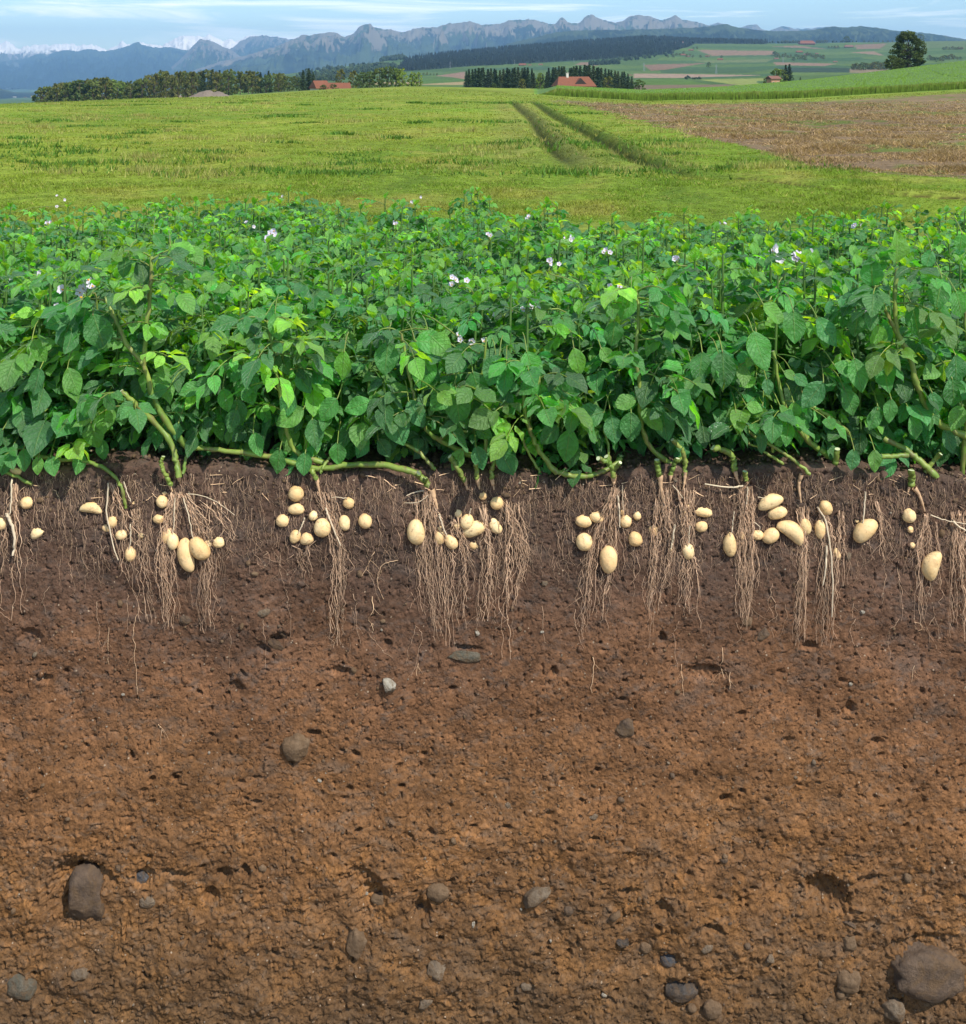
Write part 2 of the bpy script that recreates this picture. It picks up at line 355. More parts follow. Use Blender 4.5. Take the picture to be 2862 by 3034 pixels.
def make_wall():
    xs = np.concatenate([np.linspace(-9, -2.4, 60)[:-1], np.arange(-2.4, -1.62, .0045), np.arange(-1.62, 1.62, .0026), np.arange(1.6245, 2.4, .0045), np.linspace(2.41, 9, 60)])
    zr = np.concatenate([np.linspace(0, .22, 30)[:-1], np.linspace(.22, 1, 660)])  # bottom part outside of view is coarse
    tz = top_z(xs); zb = -2.55
    Z = zb+(tz[None, :]-.02-zb)*zr[:, None]; X = np.broadcast_to(xs, Z.shape)
    dp = disp(X, Z); Y = -dp
    rows = [np.stack([X, Y, Z], 2)]
    # rounded lip then the ground surface going back under the plants
    r = .02; y0 = Y[-1]; lip = []
    for a in np.linspace(0, 90, 6)[1:]:
        a = math.radians(a); lip.append(np.stack([xs, y0+r*(1-math.cos(a))+0*xs, tz-.02+r*math.sin(a)], 1))
    for k, t in enumerate(np.concatenate([np.arange(.008, .35, .007), np.arange(.35, 1.3, .05)])):
        yy = y0+r+t; cr = .012*fbm(xs*16, xs*0+t*16, 4, 31, .6)+.006*sstep(.3, .8, pn(xs*60, xs*0+t*60, 33))
        lip.append(np.stack([xs, yy, tz+cr*min(1, t/.03)-.062*t+.02*math.sin(t*4)*(t < .78)], 1))
    V = np.concatenate([rows[0].reshape(-1, 3), np.array(lip).reshape(-1, 3)])
    me = mesh_np('soil_face', V, [grid_faces(len(zr)+len(lip), len(xs))], [M_SOIL])
    return tag(link('ground', me), kind='structure')
make_wall()
# unseen trench floor, added to bounce light onto the face
fx = np.linspace(-14, 14, 90); fy = np.linspace(-9, .25, 60); FX, FY = np.meshgrid(fx, fy)
fz = -2.5+.03*fbm(FX*2, FY*2, 4, 3)
tag(link('trench_bounce_floor', mesh_np('trench_bounce_floor', np.stack([FX, FY, fz], 2).reshape(-1, 3), [grid_faces(60, 90)], [M_SOIL])), kind='structure')

# ================================================================== THE LAND
TPX = np.array([-1500, 0, 430, 700, 1000, 1200, 1430, 1640, 1900, 2150, 2400, 2862, 4400.])
TD = [3.6, 9.3, 12.8, 20, 40, 80, 120, 160, 250, 400, 600, 1000, 1600, 2500, 3300, 4000, 4600, 6000, 9000, 14000]
def row(*a): return np.array(a, float) if len(a) > 1 else np.full(13, float(a[0]))
def zrow(z, d): return row(200+(CZ-z)*F/d)
TY = [zrow(-.09, 3.6), zrow(-.36, 9.3), zrow(-.36, 12.8), zrow(-.40, 20), zrow(-.62, 40),
      row(318, 313, 309, 307, 304, 304, 306, 310, 315, 317, 317, 314, 300),
      row(315, 309, 296, 292, 284, 279, 281, 292, 305, 305, 301, 284, 240),
      row(335, 312, 291, 284, 264, 258, 268, 283, 299, 298, 292, 266, 200),
      row(360, 325, 297, 288, 266, 256, 259, 268, 281, 272, 255, 220, 150),
      row(380, 345, 302, 285, 264, 259, 262, 266, 280, 267, 244, 184, 110),
      row(380, 345, 300, 281, 262, 259, 262, 265, 272, 269, 262, 215, 150),
      row(360, 332, 299, 276, 254, 250, 252, 255, 256, 253, 246, 222, 190),
      row(350, 325, 300, 272, 240, 232, 232, 229, 233, 227, 220, 200, 180),
      row(335, 314, 300, 262, 219, 208, 200, 195, 190, 190, 184, 165, 150),
      row(322, 306, 292, 247, 206, 181, 166, 152, 143, 150, 150, 136, 130),
      row(315, 301, 283, 238, 199, 172, 152, 133, 111, 118, 121, 116, 112),
      row(312, 299, 281, 240, 202, 174, 154, 136, 118, 132, 132, 124, 120),
      row(310, 296, 280, 262, 225, 200, 190, 178, 170, 170, 165, 160, 160),
      row(288, 288, 283, 280, 270, 260, 250, 240, 230, 230, 230, 230, 230),
      row(262, 262, 262, 262, 262, 262, 262, 262, 262, 262, 262, 262, 262)]
TZ = np.array([CZ-(y-HY)*d/F for y, d in zip(TY, TD)]); LD = np.log(TD)
def land_z(px, d):
    px = np.asarray(px, float); d = np.asarray(d, float); px, d = np.broadcast_arrays(px, d); sh = px.shape; px = px.ravel(); d = d.ravel()
    K = np.array([np.interp(px, TPX, TZ[k]) for k in range(len(TD))])
    def at(dd):
        l = np.clip(np.log(dd), LD[0], LD[-1]-1e-9); i = np.clip(np.searchsorted(LD, l, side='right')-1, 0, len(LD)-2)
        t = (dd-np.array(TD)[i])/(np.array(TD)[i+1]-np.array(TD)[i]); j = np.arange(len(px)); return K[i, j]*(1-t)+K[i+1, j]*t
    z = (at(d)+at(d*.93)+at(d*1.07)+at(d*.86)*.5+at(d*1.14)*.5)/4
    return z.reshape(sh)
RUTS = [([(1512, 300), (1535, 325), (1565, 348), (1600, 400), (1640, 452), (1700, 500)]), ([(1572, 300), (1640, 348), (1720, 388), (1800, 432), (1870, 472), (1960, 500), (2080, 530)]), ([(2100, 522), (2250, 532), (2450, 560), (2700, 580), (2900, 592)])]
def land_detail(px, d, z):
    X = (px-CX)/F*d; Y = d-D0
    a = np.clip(d/60, .3, 1.6)
    z = z+.035*fbm(X*.9, Y*.9, 3, 41)*sstep(9, 14, d)*sstep(260, 80, d)+.12*fbm(X*.12, Y*.12, 3, 43)*sstep(12, 40, d)*sstep(900, 200, d)*.6
    ys = HY+(CZ-z)*F/d
    for k, rt in enumerate(RUTS[:2]):
        rt = np.array(rt); off = (px-np.interp(ys, rt[:, 1], rt[:, 0]))*d/F
        m = sstep(296, 312, ys)*sstep(rt[-1, 1]+12, rt[-1, 1]-80, ys)
        wv = .035*fbm(X*2, Y*2, 3, 50+k)
        z = z+m*(-.13*np.exp(-((off+wv)/.15)**2)+(.11+.5*wv)*np.exp(-((off-.36+wv)/.20)**2)+.05*np.exp(-((off+.35+wv)/.2)**2))
    rt = np.array(RUTS[2]); yy = np.interp(px, rt[:, 0], rt[:, 1]); off = (ys-yy)/F*d*8
    z = z+sstep(2080, 2250, px)*sstep(.3, 14, d)*(d < 30)*(-.10*np.exp(-(off/.28)**2)+.07*np.exp(-((off-.8)/.4)**2))
    z = z+(d > 500)*(d*.0006)*fbm(X/160, Y/260, 4, 60)
    return z
def inpoly(px, py, poly):
    poly = np.array(poly, float); c = np.zeros(np.shape(px), bool); j = len(poly)-1
    for i in range(len(poly)):
        xi, yi = poly[i]; xj, yj = poly[j]
        c ^= ((yi > py) != (yj > py)) & (px < (xj-xi)*(py-yi)/(yj-yi+1e-9)+xi); j = i
    return c
HAY = [(1635, 296), (1700, 299), (1900, 310), (2150, 308), (2400, 303), (2862, 276), (3400, 250), (3400, 540), (2862, 524), (2560, 506), (2420, 486), (2260, 446), (2060, 402), (1830, 338), (1690, 308)]
FIELDS = [ # far fields, photo-traced outlines, albedo
 ([(1905, 192), (2090, 187), (1975, 206), (1930, 210)], (.20, .125, .075)), ([(2065, 148), (2290, 151), (2295, 163), (2110, 165)], (.23, .15, .09)),
 ([(1880, 218), (2000, 219), (2270, 223), (2010, 231), (1880, 231)], (.30, .21, .14)), ([(1880, 236), (2000, 232), (2110, 251), (1900, 259)], (.085, .15, .022)),
 ([(2070, 236), (2262, 232), (2262, 262), (2190, 253)], (.22, .25, .06)), ([(2290, 184), (2480, 189), (2440, 196), (2300, 193)], (.24, .155, .095)),
 ([(2530, 133), (2640, 128), (2645, 143), (2540, 146)], (.21, .14, .085)), ([(2515, 155), (2590, 152), (2620, 165)], (.25, .17, .10)),
 ([(2280, 138), (2360, 135), (2455, 146)], (.22, .145, .09)), ([(1290, 225), (1380, 212), (1380, 235), (1340, 229)], (.24, .155, .10)),
 ([(1120, 244), (1385, 242), (1385, 252), (1050, 250)], (.30, .23, .11)), ([(1720, 185), (1790, 182), (1770, 195), (1700, 192)], (.22, .145, .09)),
 ([(1880, 252), (2180, 250), (2130, 262), (1880, 268)], (.17, .125, .07)), ([(1900, 165), (1960, 163), (1955, 170), (1900, 172)], (.23, .15, .09)),
 ([(2300, 200), (2520, 201), (2520, 215), (2340, 214)], (.035, .060, .030)), ([(1240, 250), (1245, 232), (1380, 236), (1385, 241)], (.075, .14, .028)),
 ([(1840, 168), (1990, 160), (1900, 195), (1790, 192)], (.07, .12, .03)), ([(2050, 180), (2290, 175), (2270, 185), (2100, 186)], (.13, .16, .055)),
 ([(2520, 204), (2640, 206), (2600, 220), (2515, 215)], (.22, .17, .09)), ([(690, 262), (760, 254), (830, 262), (700, 282), (650, 272)], (.12, .21, .03)),
 ([(440, 286), (560, 281), (640, 286), (700, 292), (430, 296)], (.26, .19, .10)), ([(2240, 240), (2400, 236), (2420, 262), (2260, 262)], (.07, .12, .03)),
 ([(2600, 150), (2862, 140), (2862, 118), (2640, 120)], (.10, .14, .04)), ([(1960, 207), (2110, 201), (2290, 205), (2200, 218), (1960, 217)], (.055, .10, .03))]
MAINW = [(1175, 212), (1200, 180), (1330, 155), (1520, 132), (1750, 108), (1900, 95), (2060, 88), (2185, 92), (2275, 118), (2270, 131), (2060, 130), (2035, 140), (1995, 152), (1985, 160), (1880, 170), (1700, 180), (1570, 188), (1400, 196), (1250, 208)]
def land_colour(px, d, ys):
    X = (px-CX)/F*d; Y = d-D0
    n1 = fbm(X*.28, Y*.28, 4, 70)[..., None]; n2 = fbm(X*.9, Y*.9, 3, 74)[..., None]; n3_ = fbm(X*.05, Y*.05, 3, 78)[..., None]
    g = np.array([.165, .250, .026]); dry = np.array([.30, .275, .062]); dk = np.array([.080, .150, .018]); wm = np.array([.245, .285, .036])
    c = g+(dry-g)*sstep(-.1, .9, n1*.7+n2*.5+.1)*.75+(dk-g)*sstep(.25, .9, -n2*.8-n1*.4)*.6
    c = c+(wm-c)*sstep(-.2, .6, n3_)*.5
    far = sstep(45, 140, d)[..., None]; c = c*(1-.45*far)+np.array([.18, .215, .032])*.45*far
    hay = inpoly(px+40*fbm(X*.2, Y*.5, 3, 5), ys+6*fbm(X*.2, Y*.5, 3, 6), HAY)[..., None]*(d < 300)[..., None]
    hc = np.array([.215, .150, .085])+(np.array([.13, .165, .035])-np.array([.215, .150, .085]))*sstep(-.08, .4, n1+n2*.7-.10)
    c = np.where(hay, hc, c)
    crop = ((d > 158) & (px > 1580) & (d < 520))[..., None]; c = np.where(crop, np.array([.13, .24, .035]), c)
    # farmland beyond: patchwork of meadow and grain
    fc = (d > 520); cell = (np.floor(X/150+.35*np.floor(Y/240)+.6*pn(X/500, Y/500, 3))*7+np.floor(Y/240+.3*pn(X/400, Y/300, 9))*13).astype(int)
    h = (cell*2654435761 % 97)/97.0
    f = np.stack([.050+.050*h, .100+.055*h, .026+.012*((cell*31) % 11)/11.], -1)*(1+.12*n2)
    c = np.where(fc[..., None], f, c)
    for poly, col in FIELDS:
        m = inpoly(px, ys, poly) & fc; c[m] = np.array(col)*(1+.08*n2[m])
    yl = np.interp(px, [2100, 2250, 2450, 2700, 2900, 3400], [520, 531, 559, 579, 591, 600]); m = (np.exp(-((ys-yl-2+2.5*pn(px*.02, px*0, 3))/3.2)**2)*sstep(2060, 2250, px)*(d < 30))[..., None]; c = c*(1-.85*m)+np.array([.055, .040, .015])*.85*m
    m = inpoly(px, ys, MAINW) & fc; c[m] = np.array([.016, .028, .014])
    # meadow tracks: dark weeds and soil, with grass-edge shade put into the colour
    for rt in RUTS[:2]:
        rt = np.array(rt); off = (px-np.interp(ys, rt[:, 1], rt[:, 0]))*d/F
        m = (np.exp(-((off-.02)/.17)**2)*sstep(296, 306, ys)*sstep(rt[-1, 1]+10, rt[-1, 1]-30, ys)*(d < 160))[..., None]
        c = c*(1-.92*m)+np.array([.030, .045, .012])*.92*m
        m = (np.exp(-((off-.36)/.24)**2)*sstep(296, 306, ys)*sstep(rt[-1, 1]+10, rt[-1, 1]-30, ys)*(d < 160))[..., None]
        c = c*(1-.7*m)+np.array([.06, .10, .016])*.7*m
        mid = (np.exp(-((off+.75)/.5)**2)*sstep(296, 306, ys)*sstep(rt[-1, 1]+10, rt[-1, 1]-40, ys)*(d < 160))[..., None]
        c = c*(1-.35*mid)+np.array([.23, .20, .07])*.35*mid
    return np.clip(c, .008, .8)
def land_material():
    m, nt, b = newmat('land', .95, .1); c = attr(nt); oc = objc(nt)
    n = ramp(nt, noise(nt, oc, 7, 6, .72, .3), [(.36, G(.62)), (.5, G(1)), (.68, G(1.35))]); c = mix(nt, 1.0, c, n, 'MULTIPLY')
    n = ramp(nt, noise(nt, objc(nt, (1, .4, 1)), .09, 6, .7), [(.36, G(.80)), (.64, G(1.2))]); c = mix(nt, 1.0, c, n, 'MULTIPLY')
    nt.links.new(c, b.inputs['Base Color']); bump(nt, b, noise(nt, oc, 9, 6, .75), .8, .05); return m
M_LAND = land_material()
def make_land():
    pxs = np.concatenate([np.linspace(-2600, -260, 60)[:-1], np.arange(-260, 3120, 5), np.linspace(3125, 5400, 60)])
    ds = np.concatenate([np.geomspace(3.85, 12, 40)[:-1], np.geomspace(12, 40, 190)[:-1], np.geomspace(40, 160, 150)[:-1], np.geomspace(160, 520, 60)[:-1], np.geomspace(520, 4700, 240)[:-1], np.geomspace(4700, 14000, 25)])
    PX, D = np.meshgrid(pxs, ds)
    Z = land_detail(PX, D, land_z(PX, D)); YS = HY+(CZ-Z)*F/D
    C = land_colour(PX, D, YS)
    V = np.stack([(PX-CX)/F*D, D-D0, Z], 2).reshape(-1, 3)
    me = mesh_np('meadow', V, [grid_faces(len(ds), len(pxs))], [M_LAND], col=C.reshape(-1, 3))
    return tag(link('terrain', me), kind='structure')
make_land()
# table of the land's rows for finding the place seen at a photo pixel
_gd = np.geomspace(9, 4700, 900)
def seen_d(px, py, lo=9, hi=4700):
    dd = _gd[(_gd >= lo) & (_gd <= hi)]; z = land_detail(np.full(len(dd), float(px)), dd, land_z(np.full(len(dd), float(px)), dd)); ys = HY+(CZ-z)*F/dd
    return float(dd[np.argmin(np.abs(ys-py))])
def gpos(px, d):
    z = float(land_detail(np.array([float(px)]), np.array([float(d)]), land_z(np.array([float(px)]), np.array([float(d)])))[0])
    return ((px-CX)/F*d, d-D0, z)

# ------------------------------------------------------------------ mountains
def mountain_material(name, rock, green, dark, snow=0, snowline=0):
    m, nt, b = newmat(name, .95, .05); t = N(nt, 'ShaderNodeNewGeometry'); pos = t.outputs['Position']
    def sc(s):
        mp_ = nt.nodes.new('ShaderNodeMapping'); mp_.inputs['Scale'].default_value = s; nt.links.new(pos, mp_.inputs[0]); return mp_.outputs[0]
    n1 = noise(nt, sc((.0014, .0006, .006)), 1, 8, .7, .6); n2 = noise(nt, sc((.006, .0012, .0035)), 1, 8, .75, .4)
    sep = N(nt, 'ShaderNodeSeparateXYZ'); nt.links.new(t.outputs['Normal'], sep.inputs[0])
    hz = N(nt, 'ShaderNodeSeparateXYZ'); nt.links.new(pos, hz.inputs[0])
    c = mix(nt, ramp(nt, n1, [(.42, G(0)), (.58, G(1))]), dark, green)
    at = attr(nt); sp = N(nt, 'ShaderNodeSeparateColor'); nt.links.new(at, sp.inputs[0])
    rk = math_(nt, 'ADD', math_(nt, 'MULTIPLY', sp.outputs[0], 1.3), math_(nt, 'MULTIPLY', math_(nt, 'SUBTRACT', n2, .5), 2.2))
    c = mix(nt, ramp(nt, rk, [(.98, G(0)), (1.45, G(1))]), c, rock)
    if snow:
        s = math_(nt, 'ADD', math_(nt, 'MULTIPLY', math_(nt, 'SUBTRACT', hz.outputs[2], snowline), .006), math_(nt, 'MULTIPLY', math_(nt, 'SUBTRACT', n2, .5), 2.4))
        c = mix(nt, ramp(nt, s, [(.05, G(0)), (.3, G(1))]), c, (.97, .90, .80))
    nt.links.new(c, b.inputs['Base Color']); return m
M_SNOW = mountain_material('snow_peaks', (.34, .32, .30), (.12, .13, .09), (.10, .11, .09), 1, 230)
M_ROCK = mountain_material('rock_peaks', (.20, .17, .12), (.055, .080, .030), (.012, .022, .014))
M_FOOT = mountain_material('wooded_foothills', (.05, .07, .03), (.018, .032, .016), (.010, .020, .012))
def mountain(name, ridge, d, depth, basey, mat, spur=.30, seed=1, label=None, rough=1.0, jag=3.0, x0=None, x1=None, step=3):
    ridge = np.array(ridge, float); px = np.arange(x0 if x0 is not None else ridge[0, 0], (x1 if x1 is not None else ridge[-1, 0])+1, step)
    ry = np.interp(px, ridge[:, 0], ridge[:, 1]); ry = np.convolve(np.pad(ry, 2, 'edge'), [.1, .2, .4, .2, .1], 'valid')
    ry = ry-jag*(ridged(px*.035, px*0+seed, 4, seed)-.62)*1.4
    ry = ry-jag*.9*(ridged(px*.13, px*0+seed, 3, seed+2)-.62)
    n = 110; v = np.linspace(-1, .35, n)                          # -1 foot near the viewer, 0 ridge, >0 behind
    zr = CZ-(ry-HY)*d/F; zb = CZ-(basey-HY)*(d-depth)/F
    H = np.maximum(zr-zb, 5)[None, :]; V_ = v[:, None]
    X0 = (px-CX)/F*d
    dd = d+V_*depth+0*X0[None, :]; X = X0[None, :]*(1+.0*V_)+0*V_
    prof = np.where(V_ < 0, (1+V_)**1.25, 1-V_*1.6)
    sp_ = ridged(X/(H.mean()*1.1)+.5*pn(X/900, dd/900, seed), dd/(H.mean()*2.6), 5, seed+4)
    a = np.clip(-V_*3.0, 0, 1)*np.clip((1+V_)*3, 0, 1)
    Z = zb+H*(prof+spur*a*(sp_-.66)*2.6)
    Z += H*.10*rough*(ridged(X/(H.mean()*.30), dd/(H.mean()*.7), 4, seed+9)-.6)*np.clip(-V_*5, .25, 1)
    hfrac = (Z-zb)/(H+1e-6)
    gx = np.abs(np.gradient(Z, axis=1)/np.gradient(X, axis=1)); rockness = np.clip(sstep(.35, .95, hfrac)*.75+gx*.35*hfrac, 0, 1)
    C = np.stack([rockness]*3, 2)
    xx = X*(dd/d)
    me = mesh_np(name, np.stack([xx, dd-D0, Z], 2).reshape(-1, 3), [grid_faces(n, len(px))], [mat], col=C.reshape(-1, 3))
    return tag(link(name, me), kind='structure')
R1 = [(-700, 140), (-300, 130), (-200, 150), (-60, 138), (0, 126), (20, 121), (38, 132), (52, 146), (80, 134), (120, 130), (140, 134), (200, 127), (240, 133), (270, 130), (300, 140), (318, 147), (345, 134), (360, 121), (380, 127), (392, 136), (420, 122), (450, 131), (480, 136), (500, 124), (530, 108), (570, 104), (600, 108), (620, 102), (645, 112), (660, 122), (680, 114), (700, 124), (720, 110), (745, 103), (780, 108), (820, 112), (900, 125), (1000, 160)]
R2 = [(-700, 170), (-200, 172), (0, 178), (40, 178), (75, 171), (118, 158), (140, 162), (165, 153), (190, 146), (235, 151), (262, 142), (300, 151), (330, 147), (365, 139), (395, 128), (406, 120), (428, 135), (470, 141), (500, 138), (560, 150), (640, 175), (800, 200)]
R2b = [(640, 160), (690, 140), (712, 122), (740, 108), (780, 104), (812, 106), (845, 112), (880, 118), (960, 150)]
R3 = [(380, 245), (440, 238), (482, 218), (520, 188), (560, 148), (580, 127), (592, 113), (622, 118), (650, 132), (690, 150), (712, 168), (740, 162), (800, 180), (900, 200)]
R4 = [(520, 225), (600, 200), (650, 182), (700, 172), (740, 160), (780, 148), (830, 133), (870, 115), (900, 102), (920, 104), (950, 97), (990, 94), (1020, 107), (1045, 100), (1055, 90), (1065, 76), (1080, 70), (1098, 69), (1110, 80), (1130, 84), (1170, 88), (1192, 96), (1205, 90), (1250, 80), (1300, 78), (1322, 69), (1370, 66), (1395, 61), (1430, 72), (1480, 70), (1510, 59), (1560, 56), (1590, 58), (1625, 70), (1648, 68), (1660, 54), (1668, 50), (1682, 61), (1700, 70), (1718, 66), (1730, 50), (1740, 44), (1756, 41), (1768, 52), (1790, 60), (1830, 67), (1850, 58), (1870, 46), (1892, 43), (1930, 48), (1958, 60), (1985, 52), (2002, 43), (2022, 58), (2060, 62), (2085, 71), (2130, 76), (2200, 90), (2300, 110)]
R5 = [(2080, 84), (2110, 72), (2125, 66), (2140, 70), (2165, 78), (2190, 84), (2215, 74), (2242, 71), (2255, 86), (2275, 92), (2310, 79), (2328, 77), (2350, 85), (2400, 84), (2450, 78), (2500, 92), (2700, 96), (2800, 105), (2840, 112), (3000, 130), (3300, 120)]
R6 = [(1500, 130), (1580, 112), (1640, 96), (1700, 90), (1800, 88), (2000, 84), (2100, 78), (2150, 70), (2180, 80), (2240, 88), (2300, 92), (2400, 90), (2440, 82), (2465, 77), (2500, 81), (2550, 76), (2600, 82), (2650, 90), (2700, 92), (2750, 98), (2800, 106), (2862, 117), (3000, 128), (3500, 120), (4300, 125)]
mountain('snow_mountains', R1, 21000, 3500, 230, M_SNOW, .42, 1, jag=5)
mountain('mountain_ridge', R2, 19500, 6500, 262, M_FOOT, .34, 12, jag=2.5)
mountain('mountain_shoulder', R2b, 19000, 4000, 240, M_ROCK, .36, 21, jag=3)
mountain('pyramid_mountain', R3, 16500, 4500, 262, M_ROCK, .30, 31, jag=1.5)
mountain('rocky_mountains', R4, 13500, 5200, 262, M_ROCK, .36, 42, jag=3)
mountain('distant_mountains', R5, 17000, 3000, 150, M_ROCK, .30, 52, jag=2)
mountain('foothills', R6, 8200, 2500, 190, M_FOOT, .20, 63, jag=1.5)
mountain('valley_hill', [(-900, 200), (-300, 238), (-60, 250), (0, 262), (40, 272), (80, 284), (130, 293)], 8200, 1200, 292, M_FOOT, .15, 71, jag=1)
# lake surfaces in the far valley
M_WATER = simple('lake_water', (.16, .28, .38), .15, .05, .001)
for a in ([(60, 300), (60, 268), (420, 268), (420, 300)],):
    pass
V = []
for (px, d) in ((300, 12600), (430, 12600), (430, 13900), (320, 13900)): V.append(((px-CX)/F*d, d-D0, CZ-62*13900/F*.95))
tag(link('lake', mesh_np('lake', V, [np.array([[0, 1, 2, 3]])], [M_WATER])), kind='structure')

# ------------------------------------------------------------------ haze
def make_haze():
    Vb, Fb = box(-15500, 12500, -60, 23500, -700, 780)
    m = bpy.data.materials.new('haze'); m.use_nodes = True; nt = m.node_tree; nt.nodes.clear()
    v = nt.nodes.new('ShaderNodeVolumePrincipled'); v.inputs['Color'].default_value = (.36, .66, 1.0, 1); v.inputs['Density'].default_value = HAZE
    v.inputs['Anisotropy'].default_value = .0
    o = nt.nodes.new('ShaderNodeOutputMaterial'); nt.links.new(v.outputs[0], o.inputs['Volume'])
    ob = link('haze', mesh_np('haze', Vb, [Fb], [m], smooth=False)); tag(ob, kind='stuff'); return ob
HAZE = 6.0e-5
make_haze()

# ================================================================== POTATOES IN THE SOIL
def rb(V, a):      # rotate in the x-z plane, degrees, positive = long axis tips down to the right in the picture
    a = math.radians(a); c, s = math.cos(a), math.sin(a); return np.stack([V[:, 0]*c+V[:, 2]*s, V[:, 1], -V[:, 0]*s+V[:, 2]*c], 1)
